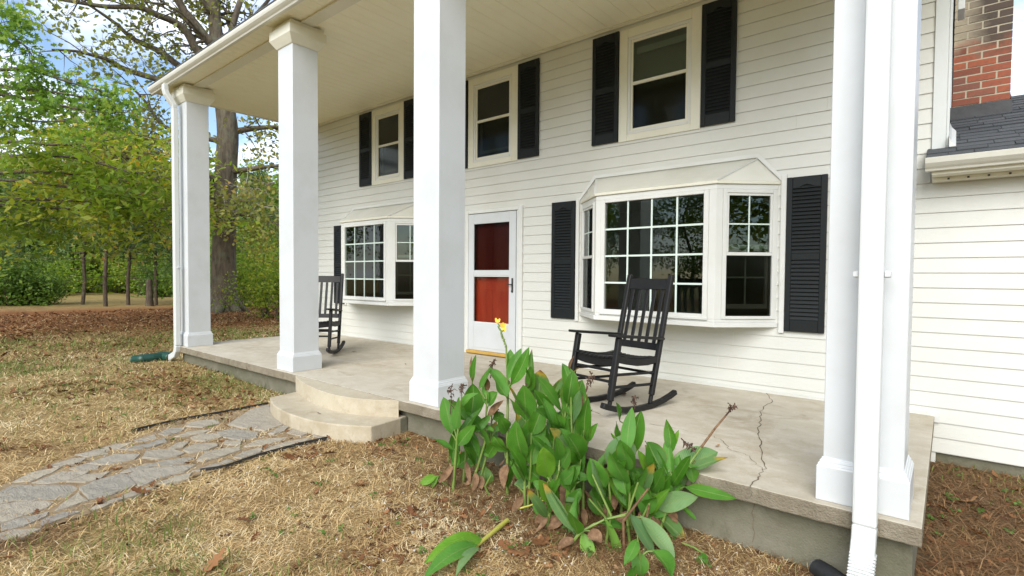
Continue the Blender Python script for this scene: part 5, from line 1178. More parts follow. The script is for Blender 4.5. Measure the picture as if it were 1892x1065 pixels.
# ================================================================ CANNAS
CANNA = [
 ('leftmost canna stalk with two bare wispy seed twigs',[[-2.609,-3.184,-0.37],[-2.586,-3.167,-0.021],[-2.569,-3.162,0.133],[-2.554,-3.162,0.241],[-2.542,-3.164,0.326]],[([-2.617,-3.189,0.031],[-2.689,-3.199,0.29],0.1,'g'),([-2.613,-3.166,0.057],[-2.497,-3.237,0.323],0.092,'g'),([-2.593,-3.15,0.214],[-2.455,-3.085,0.334],0.054,'g'),([-2.586,-3.167,0.01],[-2.466,-3.032,0.228],0.057,'g'),([-2.591,-3.177,-0.084],[-2.664,-3.325,0.024],0.054,'g')],[([-2.635,-3.185,0.171],[-2.634,-3.177,0.371]),([-2.58,-3.132,0.3],[-2.574,-3.124,0.381])],'green',0.011),
 ('canna with one broad oval leaf under a split dry brown one by the column base',[[-2.655,-3.03,-0.37],[-2.636,-2.998,0.008],[-2.624,-2.982,0.126],[-2.621,-2.969,0.353]],[([-2.62,-2.984,0.123],[-2.601,-2.983,0.366],0.127,'g'),([-2.641,-2.996,-0.14],[-2.658,-2.914,-0.023],0.107,'g'),([-2.585,-2.972,-0.161],[-2.682,-3.066,-0.246],0.103,'g'),([-2.624,-2.964,0.364],[-2.55,-3.009,0.585],0.036,'g'),([-2.608,-2.986,0.369],[-2.666,-2.932,0.553],0.02,'d')],[],'green',0.011),
 ('canna with narrow folded leaf and a dry brown blade bent down to the left',[[-2.571,-3.041,-0.37],[-2.493,-2.97,-0.047],[-2.487,-2.967,0.155],[-2.481,-2.969,0.265]],[([-2.491,-2.957,0.214],[-2.545,-2.926,0.373],0.047,'g'),([-2.49,-2.942,0.212],[-2.412,-2.932,0.323],0.094,'g'),([-2.55,-2.979,0.333],[-2.385,-3.031,0.522],0.043,'g'),([-2.581,-3.022,0.032],[-2.434,-2.982,0.167],0.078,'g'),([-2.485,-2.968,0.098],[-2.393,-2.883,0.26],0.043,'d'),([-2.512,-2.939,0.301],[-2.437,-3.015,0.431],0.039,'d')],[([-2.48,-2.93,0.413],[-2.467,-2.913,0.529])],'green',0.011),
 ('low canna with one leaf turning yellow and brown near the bare soil',[[-2.556,-2.984,-0.37],[-2.495,-2.908,-0.062],[-2.497,-2.89,0.17]],[([-2.448,-2.891,-0.123],[-2.548,-2.953,-0.094],0.087,'g'),([-2.554,-2.954,0.035],[-2.41,-2.971,0.047],0.047,'g'),([-2.527,-2.936,-0.237],[-2.51,-2.931,-0.406],0.103,'y'),([-2.467,-2.882,0.016],[-2.442,-2.808,0.092],0.087,'g'),([-2.48,-2.903,0.112],[-2.431,-2.829,0.138],0.071,'g')],[([-2.486,-2.903,0.143],[-2.46,-2.879,0.182])],'green',0.011),
 ('tallest canna, carrying two yellow flowers',[[-2.283,-2.971,-0.37],[-2.297,-2.96,-0.008],[-2.304,-2.95,0.184],[-2.31,-2.939,0.362],[-2.323,-2.936,0.51],[-2.335,-2.932,0.659],[-2.352,-2.937,0.703],[-2.379,-2.948,0.781]],[([-2.292,-2.972,0.31],[-2.422,-3.02,0.498],0.136,'g'),([-2.281,-2.944,0.393],[-2.164,-2.89,0.667],0.075,'g'),([-2.293,-2.966,0.432],[-2.231,-2.893,0.65],0.06,'g'),([-2.3,-2.962,0.491],[-2.317,-2.906,0.636],0.057,'g'),([-2.283,-2.97,-0.066],[-2.345,-3.053,0.052],0.113,'g'),([-2.297,-2.961,0.315],[-2.226,-2.923,0.133],0.06,'g'),([-2.278,-2.98,-0.325],[-2.18,-3.041,-0.094],0.053,'g')],[],'flower',0.011),
 ('canna holding a dark dry seed head in front of a pale broad leaf',[[-2.05,-3.083,-0.37],[-2.059,-3.073,-0.169],[-2.063,-3.057,0.07],[-2.07,-3.047,0.222],[-2.076,-3.039,0.315]],[([-2.06,-3.061,0.061],[-1.982,-3.017,0.247],0.134,'g'),([-2.071,-3.066,-0.048],[-2.051,-3.184,0.239],0.113,'g'),([-2.067,-3.056,0.205],[-2.012,-3.157,0.464],0.117,'g'),([-1.994,-3.002,-0.176],[-2.06,-3.07,-0.088],0.092,'g'),([-2.109,-3.122,-0.208],[-2.063,-2.985,-0.219],0.064,'p'),([-2.054,-3.058,-0.038],[-2.029,-2.989,0.144],0.092,'g')],[([-2.057,-3.064,0.234],[-2.065,-3.063,0.453])],'seed',0.011),
 ('canna with a bright yellow-green cupped leaf in mid clump',[[-1.811,-3.181,-0.37],[-1.777,-3.18,-0.215],[-1.734,-3.17,-0.016]],[([-1.81,-3.175,-0.075],[-1.754,-3.302,0.157],0.106,'b'),([-1.753,-3.13,0.037],[-1.716,-3.235,0.212],0.059,'g'),([-1.764,-3.11,-0.116],[-1.606,-3.138,0.053],0.073,'g'),([-1.759,-3.131,-0.006],[-1.795,-3.213,0.136],0.046,'g'),([-1.806,-3.15,-0.168],[-1.93,-3.161,-0.13],0.056,'g'),([-1.758,-3.109,-0.011],[-1.652,-3.154,0.147],0.099,'g')],[],'green',0.011),
 ('canna with a large rounded leaf facing the lawn beside the slab edge',[[-1.722,-3.12,-0.37],[-1.719,-3.109,-0.242],[-1.679,-3.067,-0.106],[-1.657,-3.04,0.043]],[([-1.659,-3.037,0.038],[-1.645,-3.214,0.233],0.131,'g'),([-1.659,-3.048,-0.189],[-1.685,-3.166,-0.182],0.053,'p'),([-1.616,-3.011,-0.075],[-1.707,-3.089,-0.059],0.043,'g'),([-1.724,-3.107,-0.237],[-1.637,-3.073,-0.121],0.072,'g'),([-1.666,-3.053,0.016],[-1.702,-3.224,0.265],0.085,'g')],[],'green',0.011),
 ('tall pale stemmed canna with wide leaf and dry tip left of the near chair',[[-1.831,-2.995,-0.37],[-1.825,-2.978,-0.063],[-1.829,-2.97,0.222],[-1.814,-2.952,0.357],[-1.805,-2.937,0.542]],[([-1.807,-2.966,0.339],[-1.763,-2.978,0.558],0.093,'g'),([-1.827,-2.966,0.228],[-1.76,-2.863,0.489],0.117,'g'),([-1.836,-2.979,0.286],[-1.87,-3.205,0.542],0.069,'g'),([-1.807,-2.937,0.549],[-1.731,-3.012,0.665],0.021,'d'),([-1.831,-2.961,0.162],[-1.834,-3.047,0.294],0.076,'g')],[],'green',0.011),
 ('canna with a curled brown withered leaf on its right edge',[[-1.698,-2.939,-0.37],[-1.703,-2.937,-0.045],[-1.706,-2.935,0.203],[-1.698,-2.928,0.392]],[([-1.704,-2.904,0.107],[-1.667,-2.947,0.4],0.082,'g'),([-1.69,-2.921,0.111],[-1.603,-2.94,0.253],0.041,'g'),([-1.704,-2.917,0.319],[-1.563,-2.977,0.32],0.024,'d'),([-1.711,-2.923,0.241],[-1.755,-2.873,0.424],0.031,'d'),([-1.716,-2.932,0.101],[-1.75,-2.932,0.243],0.082,'g')],[([-1.704,-2.912,0.424],[-1.68,-2.887,0.537])],'seed',0.011),
 ('canna with brown-edged leaves and a thin withered tip at the back of the clump',[[-2.079,-2.924,-0.37],[-2.09,-2.9,-0.149],[-2.109,-2.879,0.204],[-2.139,-2.873,0.437]],[([-2.09,-2.888,0.305],[-2.094,-2.858,0.511],0.118,'y'),([-2.117,-2.907,0.446],[-2.149,-2.879,0.654],0.033,'y'),([-2.143,-2.963,0.389],[-2.115,-2.991,0.537],0.066,'g'),([-1.998,-2.839,0.17],[-2.046,-3.001,0.406],0.081,'g'),([-2.018,-2.838,0.342],[-1.899,-2.84,0.487],0.066,'y'),([-2.041,-2.858,0.299],[-1.944,-2.796,0.388],0.048,'g'),([-2.117,-2.948,0.368],[-2.081,-2.981,0.551],0.073,'g')],[],'green',0.011),
 ('canna with three upright leaves just below the near rocker of the chair',[[-1.511,-2.8,-0.37],[-1.505,-2.792,-0.13],[-1.49,-2.779,-0.013],[-1.473,-2.763,0.104],[-1.455,-2.744,0.303]],[([-1.503,-2.771,-0.03],[-1.482,-2.931,0.116],0.102,'g'),([-1.473,-2.771,0.035],[-1.409,-2.752,0.329],0.095,'g'),([-1.519,-2.796,0.098],[-1.546,-2.813,0.25],0.085,'g'),([-1.526,-2.8,0.247],[-1.494,-2.915,0.393],0.074,'g'),([-1.494,-2.747,0.074],[-1.482,-2.865,0.224],0.047,'y'),([-1.497,-2.788,0.163],[-1.45,-2.865,0.279],0.037,'g')],[([-1.462,-2.732,0.324],[-1.467,-2.733,0.407])],'seed',0.011),
 ('canna with a single upright spotted leaf in the middle of the right group',[[-1.42,-2.8,-0.37],[-1.426,-2.815,-0.184],[-1.416,-2.813,-0.051]],[([-1.414,-2.808,-0.252],[-1.402,-2.83,-0.01],0.08,'g'),([-1.46,-2.808,-0.171],[-1.412,-2.931,0.007],0.053,'g'),([-1.452,-2.832,-0.268],[-1.458,-2.832,-0.151],0.047,'g'),([-1.424,-2.777,-0.113],[-1.373,-2.74,-0.028],0.086,'g'),([-1.411,-2.804,-0.093],[-1.472,-2.895,-0.018],0.06,'g')],[],'green',0.011),
 ('canna with a notched leaf bending left over the slab edge',[[-1.402,-2.8,-0.37],[-1.354,-2.74,-0.171],[-1.281,-2.74,-0.038],[-1.278,-2.74,0.004]],[([-1.28,-2.74,-0.009],[-1.349,-2.786,0.156],0.126,'g'),([-1.252,-2.672,0.069],[-1.287,-2.663,0.28],0.06,'g'),([-1.264,-2.642,0.091],[-1.219,-2.638,0.222],0.03,'b'),([-1.324,-2.752,-0.13],[-1.193,-2.825,-0.003],0.086,'g'),([-1.247,-2.74,-0.137],[-1.155,-2.74,-0.059],0.053,'g'),([-1.351,-2.766,-0.182],[-1.229,-2.74,-0.13],0.066,'g')],[],'green',0.011),
 ('low canna with a broad light leaf pointing right above the pebbles',[[-1.326,-2.8,-0.37],[-1.313,-2.794,-0.215],[-1.299,-2.788,-0.181]],[([-1.299,-2.788,-0.237],[-1.059,-2.74,-0.116],0.091,'p'),([-1.353,-2.834,-0.266],[-1.266,-2.847,-0.141],0.072,'g'),([-1.33,-2.79,-0.29],[-1.211,-2.74,-0.239],0.046,'g'),([-1.15,-2.74,-0.201],[-1.068,-2.74,-0.256],0.033,'g'),([-1.278,-2.776,-0.276],[-1.134,-2.74,-0.387],0.085,'y')],[],'green',0.011),
 ('canna with the widest leaf over the slab and a long leaning dry flower stalk',[[-1.31,-2.8,-0.37],[-1.255,-2.74,-0.151],[-1.192,-2.74,-0.066],[-1.133,-2.74,0.031],[-1.108,-2.57,0.12],[-1.047,-2.502,0.239],[-0.985,-2.434,0.342]],[([-1.241,-2.74,-0.015],[-1.044,-2.457,0.082],0.13,'p'),([-1.138,-2.74,0.01],[-0.944,-2.597,0.105],0.045,'y'),([-1.105,-2.74,0.046],[-1.092,-2.74,-0.04],0.065,'g'),([-1.154,-2.74,-0.005],[-1.056,-2.74,0.058],0.058,'g')],[([-0.989,-2.497,0.325],[-0.957,-2.467,0.377]),([-1.189,-2.677,0.185],[-1.13,-2.629,0.118])],'seed',0.011),
 ('canna with one long narrow leaf lying out to the right along the slab face',[[-1.269,-2.8,-0.37],[-1.215,-2.74,-0.132],[-1.141,-2.74,-0.077]],[([-1.143,-2.74,-0.077],[-0.855,-2.74,-0.068],0.058,'g'),([-1.199,-2.74,-0.112],[-1.25,-2.774,-0.068],0.052,'g')],[],'green',0.011),
 ('canna with a big dark leaf hanging down towards the ground',[[-1.587,-2.8,-0.37],[-1.643,-2.855,-0.275],[-1.654,-2.87,-0.18],[-1.62,-2.849,-0.143]],[([-1.643,-2.832,-0.154],[-1.612,-2.831,-0.393],0.138,'g'),([-1.661,-2.842,-0.169],[-1.53,-2.785,-0.115],0.062,'b'),([-1.596,-2.825,-0.14],[-1.578,-2.845,-0.031],0.089,'g'),([-1.597,-2.785,-0.241],[-1.552,-2.75,-0.137],0.062,'g')],[],'green',0.011),
 ('canna stalk bent over to the right with two pale spotted leaves',[[-1.602,-3.253,-0.37],[-1.542,-3.259,-0.306],[-1.513,-3.226,-0.274],[-1.435,-3.151,-0.221],[-1.343,-3.063,-0.189]],[([-1.328,-3.078,-0.174],[-1.182,-3.057,-0.378],0.081,'p'),([-1.284,-3.023,-0.197],[-1.075,-3.035,-0.364],0.096,'p'),([-1.454,-3.165,-0.24],[-1.346,-3.006,-0.289],0.09,'g'),([-1.532,-3.23,-0.286],[-1.416,-3.304,-0.431],0.065,'b'),([-1.42,-3.174,-0.204],[-1.35,-3.054,-0.556],0.056,'b'),([-1.491,-3.224,-0.275],[-1.395,-3.267,-0.299],0.062,'d')],[],'green',0.011),
 ('canna shoot with drooping leaves nearest the bottom edge of the clump',[[-1.161,-3.262,-0.37],[-1.155,-3.299,-0.279],[-1.162,-3.309,-0.197],[-1.164,-3.315,-0.16]],[([-1.172,-3.296,-0.188],[-1.166,-3.454,-0.263],0.048,'g'),([-1.164,-3.3,-0.246],[-1.149,-3.294,-0.379],0.073,'g'),([-1.189,-3.314,-0.339],[-1.118,-3.459,-0.309],0.05,'g'),([-1.113,-3.239,-0.25],[-1.016,-3.232,-0.365],0.101,'g')],[],'green',0.008),
 ('yellowing canna stalk crossing low in front of the clump',[[-2.152,-3.125,-0.37],[-1.974,-3.132,-0.306],[-1.835,-3.012,-0.232]],[([-1.967,-3.117,-0.305],[-1.787,-3.086,-0.377],0.057,'g'),([-1.906,-3.049,-0.371],[-1.892,-3.184,-0.417],0.079,'p')],[],'ystem',0.008),
 ('young drooping canna shoot left of the clump',[[-2.664,-3.152,-0.37],[-2.698,-3.176,-0.314],[-2.729,-3.198,-0.29]],[([-2.719,-3.214,-0.283],[-2.792,-3.3,-0.428],0.062,'b'),([-2.754,-3.208,-0.323],[-2.796,-3.184,-0.538],0.051,'b'),([-2.727,-3.223,-0.283],[-2.813,-3.313,-0.333],0.054,'b'),([-2.683,-3.145,-0.31],[-2.657,-3.268,-0.22],0.031,'g')],[],'green',0.006),
]
def leaf_mesh(a, b, w, mat, rnd, petiole=.05, arch=None):
    A_, B_ = Vector(a), Vector(b); ax = B_ - A_; L = ax.length; ax /= L
    view = (Vector(EYE) - (A_ + B_) / 2).normalized()
    nrm = view * .62 + Vector((0, 0, 1)) * rnd.uniform(.15, .55) + Vector((rnd.gauss(0, .34), rnd.gauss(0, .34), 0))
    nrm = (nrm - ax * nrm.dot(ax)).normalized(); sd = ax.cross(nrm).normalized()
    n = 12; cs = (-1, -.5, 0, .5, 1); V = []; UV = []; F = []
    arch = rnd.uniform(-.05, .10) if arch is None else arch; vf = rnd.uniform(.08, .55); ph = rnd.uniform(0, 6); tw = rnd.uniform(-.9, .9)
    bend = rnd.uniform(-.05, .05); rpl = rnd.choice((.02, .035, .05, .09))
    for i in range(n + 1):
        t = i / n; pr = (max(t - petiole, 0) / (1 - petiole)); pr = (pr ** .66) * ((1 - pr) ** .86) / .347 if 0 < pr < 1 else 0
        h = max(w * .62 * pr, .0016 if t < .5 else .0004)
        c = A_ + ax * (L * t) + nrm * (arch * L * math.sin(math.pi * t)) + sd * (bend * L * math.sin(math.pi * t))
        tw_ = tw * (t - .3); sdt = sd * math.cos(tw_) + nrm * math.sin(tw_); nt_ = nrm * math.cos(tw_) - sd * math.sin(tw_)
        for u in cs:
            rip = rpl * w * math.sin(9 * t + ph + u * 2) * abs(u)
            V.append(tuple(c + sdt * (u * h * (1 - .12 * vf * abs(u))) + nt_ * (abs(u) * h * vf + rip))); UV.append((t, u))
    for i in range(n):
        for k in range(4): q = i * 5 + k; F.append((q, q + 1, q + 6, q + 5))
    return mesh_np('leaf', V, F, mat, uv=UV, smooth=True)
def seed_head(pts, rnd, parent, mat):
    m = MB(); a, b = Vector(pts[0]), Vector(pts[1]); m.tube([a, a.lerp(b, .5) + Vector((rnd.gauss(0, .006), 0, 0)), b], [.004, .003, .002], 5)
    for i in range(22):
        p = a.lerp(b, rnd.uniform(.35, 1.08)); q = p + Vector((rnd.gauss(0, .011), rnd.gauss(0, .011), rnd.gauss(.004, .012))); r = q + Vector((rnd.gauss(0, .008), rnd.gauss(0, .008), rnd.gauss(-.012, .008)))
        m.tube([p, q, r], [.0022, rnd.uniform(.002, .0065), .001], 5)
    return m.build('seed_head', mat, parent)
rnd = random.Random(4)
for label, P, leaves, heads, kind, rad in CANNA:
    base = P[0]; o = tag(empty('canna_plant', (base[0], base[1], base[2] - .02)), label, 'plant', 'canna plants by the porch steps')
    off = Vector(o.location); L_ = lambda p: tuple(Vector(p) - off)
    m = MB(); pts = [L_((base[0], base[1], base[2] - .03))] + [L_(p) for p in P[1:]]
    m.tube(pts, [rad * (1 - .62 * i / (len(pts) - 1)) for i in range(len(pts))], 8)
    if label.startswith('canna with the widest'):                     # withered flower stalk above the last leaf
        m = MB(); rr_ = [rad * (1 - .62 * i / (len(pts) - 1)) for i in range(len(pts))]; m.tube(pts[:5], rr_[:5], 8); m2 = MB(); m2.tube(pts[4:], [.0075, .0065, .005, .004][:len(pts) - 4], 8); m2.build('flower_stalk', M['canna_d'], o)
    m.build('stem', M['canna_ystem'] if kind == 'ystem' else M['canna_stem'], o)
    for a, b, w, k in leaves:
        me = leaf_mesh(a, b, w, M['canna_' + k], rnd)
        lo_ = bpy.data.objects.new('leaf', me); link(lo_, o); lo_.location = -off
        if k == 'd': lo_['label'] = 'withered brown leaf'
        if k == 'y': lo_['label'] = 'leaf with a yellow and brown end'
        # leaf stalk down to the stem
        best = min(range(len(P)), key=lambda i: (Vector(P[i]) - Vector(a)).length + (0.5 if P[i][2] > a[2] else 0))
        j = Vector(P[best]); A0 = Vector(a)
        if (j - A0).length > .02:
            lowp = Vector((j.x * .8 + A0.x * .2, j.y * .8 + A0.y * .2, min(j.z, A0.z - .02)))
            if best + 1 < len(P) and P[best][2] < a[2]:
                t = min(max((a[2] - .06 - P[best][2]) / max(P[best + 1][2] - P[best][2], .01), 0), 1); lowp = Vector(P[best]).lerp(Vector(P[best + 1]), t)
            m = MB(); m.tube([L_(lowp), L_(lowp.lerp(A0, .55) + Vector((0, 0, .01))), L_(A0 + (Vector(b) - A0) * .04)], [.0062, .005, .0035], 6); m.build('leaf_stalk', M['canna_stem'], o)
    # more leaves low on the stem fill the clump
    nb_ = 4 if kind != 'ystem' and rad > .009 else 0
    for q in range(nb_):
        j = rnd.randint(1, max(1, len(P) - 2)); s0 = Vector(P[j - 1]).lerp(Vector(P[j]), rnd.uniform(.25, .95)); az = rnd.uniform(0, 6.283)
        d_ = Vector((math.cos(az), math.sin(az) - .35, rnd.uniform(.9, 3.0))).normalized(); b_ = s0 + d_ * rnd.uniform(.2, .34)
        if (b_.y > -2.75 and b_.z < .06) or b_.z > .30: continue
        lo_ = bpy.data.objects.new('leaf', leaf_mesh(tuple(s0), tuple(b_), rnd.uniform(.05, .085), M['canna_' + rnd.choice('ggggggby')], rnd, .12)); link(lo_, o); lo_.location = -off
    for q in range(2 if nb_ else 0):
        s0 = Vector(P[0]).lerp(Vector(P[1]), rnd.uniform(.15, .8)); az = rnd.uniform(0, 6.283); b_ = s0 + Vector((math.cos(az) * .10, math.sin(az) * .08 - .04, -rnd.uniform(.06, .2))); b_.z = max(b_.z, zgf(b_.x, b_.y) + .01)
        lo_ = bpy.data.objects.new('leaf', leaf_mesh(tuple(s0), tuple(b_), rnd.uniform(.03, .06), M['canna_d'], rnd, .1)); link(lo_, o); lo_.location = -off; lo_['label'] = 'withered brown leaf'
    for h in heads: seed_head((L_(h[0]), L_(h[1])), rnd, o, M['canna_seed'])
    if kind == 'flower':
        for f in (ray(919.6, 597, 3.62), ray(931, 613, 3.64), ray(929, 606, 3.66)):
            m = MB()
            VV = []; FF = []
            for q in range(9):
                a0 = rnd.uniform(0, 6.28); d = Vector((math.cos(a0) * .5, math.sin(a0) * .5, rnd.uniform(.3, 1.2))).normalized(); s_ = d.orthogonal().normalized(); n_ = d.cross(s_)
                l = rnd.uniform(.022, .036); w = rnd.uniform(.007, .012); p0 = Vector(f) - off
                bi = len(VV); VV += [tuple(p0), tuple(p0 + d * l * .45 + s_ * w), tuple(p0 + d * l * .55 + n_ * .006), tuple(p0 + d * l * .45 - s_ * w), tuple(p0 + d * l + n_ * .010 + s_ * w * .5), tuple(p0 + d * l + n_ * .012 - s_ * w * .5)]
                FF += [(bi, bi + 1, bi + 2), (bi, bi + 2, bi + 3), (bi + 1, bi + 4, bi + 2), (bi + 2, bi + 5, bi + 3), (bi + 2, bi + 4, bi + 5)]
            m.add(VV, FF, True); m.build('flower', M['petal'], o)
        m = MB()
        for q in range(8):
            p = Vector(ray(922 + q * 1.6, 606 + q * 5.2, 3.63)) - off; m.tube([p, p + Vector((rnd.gauss(0, .008), 0, .016)), p + Vector((rnd.gauss(0, .01), 0, .03))], [.003, .006, .002], 6)
        m.build('bud', M['canna_stem'], o)

for q in range(11):                                                   # leafy stalks that fill the middle of the two clumps
    x_, y_ = (rnd.uniform(-2.5, -1.72), rnd.uniform(-3.08, -2.84)) if q < 8 else (rnd.uniform(-1.56, -1.22), rnd.uniform(-2.95, -2.82)); z_ = zgf(x_, y_); hh = rnd.uniform(.45, .78) if q < 8 else rnd.uniform(.3, .48)
    o = tag(empty('canna_plant', (x_, y_, z_ - .03)), 'leafy canna stalk without flower or seed head, buried in the thick of the clump', 'plant', 'canna plants by the porch steps'); off = Vector(o.location)
    top = Vector((x_ + rnd.gauss(0, .05), y_ + rnd.gauss(-.01, .03), z_ + hh)); b0 = Vector((x_, y_, z_)); mid = b0.lerp(top, .5) + Vector((rnd.gauss(0, .012), rnd.gauss(0, .012), 0))
    m = MB(); m.tube([(0, 0, 0), tuple(mid - off), tuple(top - off)], [.011, .008, .005], 8); m.build('stem', M['canna_stem'], o)
    for w in range(5):
        s0 = b0.lerp(top, .30 + .17 * w); az = rnd.uniform(0, 6.283); d_ = Vector((math.cos(az), math.sin(az) - .3, rnd.uniform(1.0, 3.2))).normalized(); b_ = s0 + d_ * rnd.uniform(.20, .33)
        if b_.y > -2.72 and b_.z < .04: b_.y = -2.74
        lo_ = bpy.data.objects.new('leaf', leaf_mesh(tuple(s0), tuple(b_), rnd.uniform(.065, .105), M['canna_' + rnd.choice('ggggggpy')], rnd, .10)); link(lo_, o); lo_.location = -off
for q in range(14):
    x_ = rnd.gauss(-2.1, .36) if q < 9 else rnd.gauss(-1.45, .16); y_ = rnd.uniform(-3.12, -2.86); z_ = zgf(x_, y_); hh = rnd.uniform(.14, .42)
    o = tag(empty('canna_stub', (x_, y_, z_ - .03)), 'bare cut canna stub among the leafy stalks of the clump', 'plant stub', 'bare canna stubs in the clump')
    m = MB(); m.tube([(0, 0, 0), (rnd.gauss(0, .02), rnd.gauss(0, .02), hh * .5), (rnd.gauss(0, .05), rnd.gauss(0, .04), hh)], [.010, .008, .006], 7); m.build('stem', M['canna_stem'] if rnd.random() < .65 else M['canna_d'], o)
cut = tag(empty('cut_canna_stalk', (-1.95, -3.6, -.36)), 'cut canna stalk with broad leaves lying on the dry straw in the foreground', 'plant')
off = Vector(cut.location)
m = MB(); m.tube([tuple(Vector(p) - off) for p in ((-2.013, -3.309, -.352), (-1.965, -3.52, -.342), (-1.923, -3.73, -.338))], [.015, .013, .009], 8); m.build('stem', M['canna_ystem'], cut)
for a, b, w, k in [((-1.95, -3.62, -.33), (-2.01, -4.0, -.335), .085, 'b'), ((-1.915, -3.70, -.32), (-1.925, -4.085, -.345), .075, 'g'), ((-1.90, -3.70, -.33), (-1.815, -3.97, -.352), .05, 'p')]:
    lo_ = bpy.data.objects.new('leaf', leaf_mesh(a, b, w, M['canna_' + k], rnd, .03, .08)); link(lo_, cut); lo_.location = -off
rs = tag(empty('canna_cutting', (-1.04, -2.9, -.38)), 'thin green cut stem lying on the soil in front of the foundation', 'plant'); off = Vector(rs.location)
m = MB(); m.tube([tuple(Vector(p) - off) for p in ((-1.11, -2.84, -.365), (-1.04, -2.85, -.362), (-.985, -2.865, -.372))], .006, 6); m.build('stem', M['canna_stem'], rs)
lo_ = bpy.data.objects.new('leaf', leaf_mesh((-.99, -2.93, -.36), (-.93, -2.96, -.372), .055, M['canna_g'], rnd)); link(lo_, rs); lo_.location = -off

# ================================================================ DRAIN PIPES, EDGING
def corrugated(name, pts, r0, mat, label, cat):
    P = [Vector(p) for p in pts]; Q = []; R = []
    n = 46
    tot = sum((P[i + 1] - P[i]).length for i in range(len(P) - 1))
    for i in range(n):
        s_ = tot * i / (n - 1); a = 0
        while a < len(P) - 2 and s_ > (P[a + 1] - P[a]).length: s_ -= (P[a + 1] - P[a]).length; a += 1
        Q.append(P[a].lerp(P[a + 1], min(s_ / (P[a + 1] - P[a]).length, 1))); R.append(r0 * (1.0 if i % 2 else .86))
    o = tag(empty(name, Q[0]), label, cat); b0 = Vector(Q[0])
    m = MB(); m.tube([tuple(q - b0) for q in Q], R, 14, caps=False); m.build('corrugated_pipe', mat, o)
    return o
g0 = lambda x, y, h: (x, y, zgf(x, y) + h)
hp = [floor_pt(px_, py_, z_) for px_, py_, z_ in ((301, 659, -.20), (280, 662, -.205), (262, 664, -.21), (249, 666, -.235))]
corrugated('drain_hose', [(-9.50, -2.715, -.205)] + hp, .082, M['green_plastic'], 'dark green corrugated drain hose lying at the foot of the far left downspout', 'drain hose')
corrugated('drain_pipe', [floor_pt(1556, 1082, -.33), floor_pt(1532, 1064, -.335), floor_pt(1512, 1052, -.35)], .05, M['black_plastic'], 'black corrugated drain pipe end by the near right downspout', 'drain pipe')

# ================================================================ STRAW, GRASS, LEAVES
lr = np.random.default_rng(99)
UPPER = up + [(-3.79, -2.6), (-5.62, -2.6)]; LOWER = [(-5.52, -2.5)] + lo + [(-3.74, -2.5)]
def scatter(n, r0, r1, pw=1.6, a0=-.30, a1=1.72):
    """points on the lawn round the camera's side of the house, thinning out with distance"""
    u = lr.random(n); e = 2 - pw
    r = (r0 ** e + u * (r1 ** e - r0 ** e)) ** (1 / e); a = lr.uniform(a0, a1, n)
    return EYE[0] - np.sin(a) * r, EYE[1] + np.cos(a) * r, r
def free(x, y, stones=True, pad=0.0):
    ok = ~((x > -9.36) & (x < -.08) & (y > -2.61)) & ~((x > -9.7) & (y > -.01)) & ~((x > -.06) & (y > .0))
    ok &= ~in_poly(LOWER, x, y)
    if stones:
        for p in ALLST:
            bx = [q[0] for q in p]; by = [q[1] for q in p]
            c = (x > min(bx)) & (x < max(bx)) & (y > min(by)) & (y < max(by))
            if c.any():
                ix = np.nonzero(c)[0]; ok[ix] &= ~in_poly(p, x[ix], y[ix])
    return ok
def zsurf(x, y):
    d = np.hypot(x, y + 5.8); a_ = .022 * sm(1, 3, d) + .05 * sm(12, 30, d)
    on = in_poly([(-5.95, -2.6), (-3.6, -2.6), (-3.6, -9), (-5.2, -9), (-5.95, -4.2)], x, y)
    return zg(x, y) + np.where(on, -.004, a_ * (fbm(x * 1.3 + 5, y * 1.3 + 2, 3) - .5) * 2)

def blades(x, y, z, L, w, pitch, yaw, curl, tint):
    """bent strips: quad + tip triangle written as two quads (second one closed to a point)"""
    n = len(x); d = np.stack([np.cos(yaw) * np.cos(pitch), np.sin(yaw) * np.cos(pitch), np.sin(pitch)], 1); s_ = np.stack([-np.sin(yaw), np.cos(yaw), np.zeros(n)], 1)
    p0 = np.stack([x, y, z], 1); p1 = p0 + d * (L * .55)[:, None] + np.stack([0 * L, 0 * L, curl * L], 1); d2 = d.copy(); d2[:, 2] -= .5 * np.abs(np.sin(pitch)) + .1
    sw = np.stack([np.sin(yaw * 7), np.cos(yaw * 5), 0 * yaw], 1) * (.11 * L)[:, None]
    p2 = p1 + d2 * (L * .45)[:, None] + sw; p2[:, 2] = np.maximum(p2[:, 2], z + .002); W = (w / 2)[:, None]
    V = np.stack([p0 - s_ * W, p0 + s_ * W, p1 + s_ * W * .8, p1 - s_ * W * .8, p2], 1).reshape(-1, 3)
    b = np.arange(n)[:, None] * 5
    F = np.concatenate([b + np.array([[0, 1, 2]]), b + np.array([[0, 2, 3]]), b + np.array([[3, 2, 4]])], 0)
    return V, F, np.repeat(tint, 5)

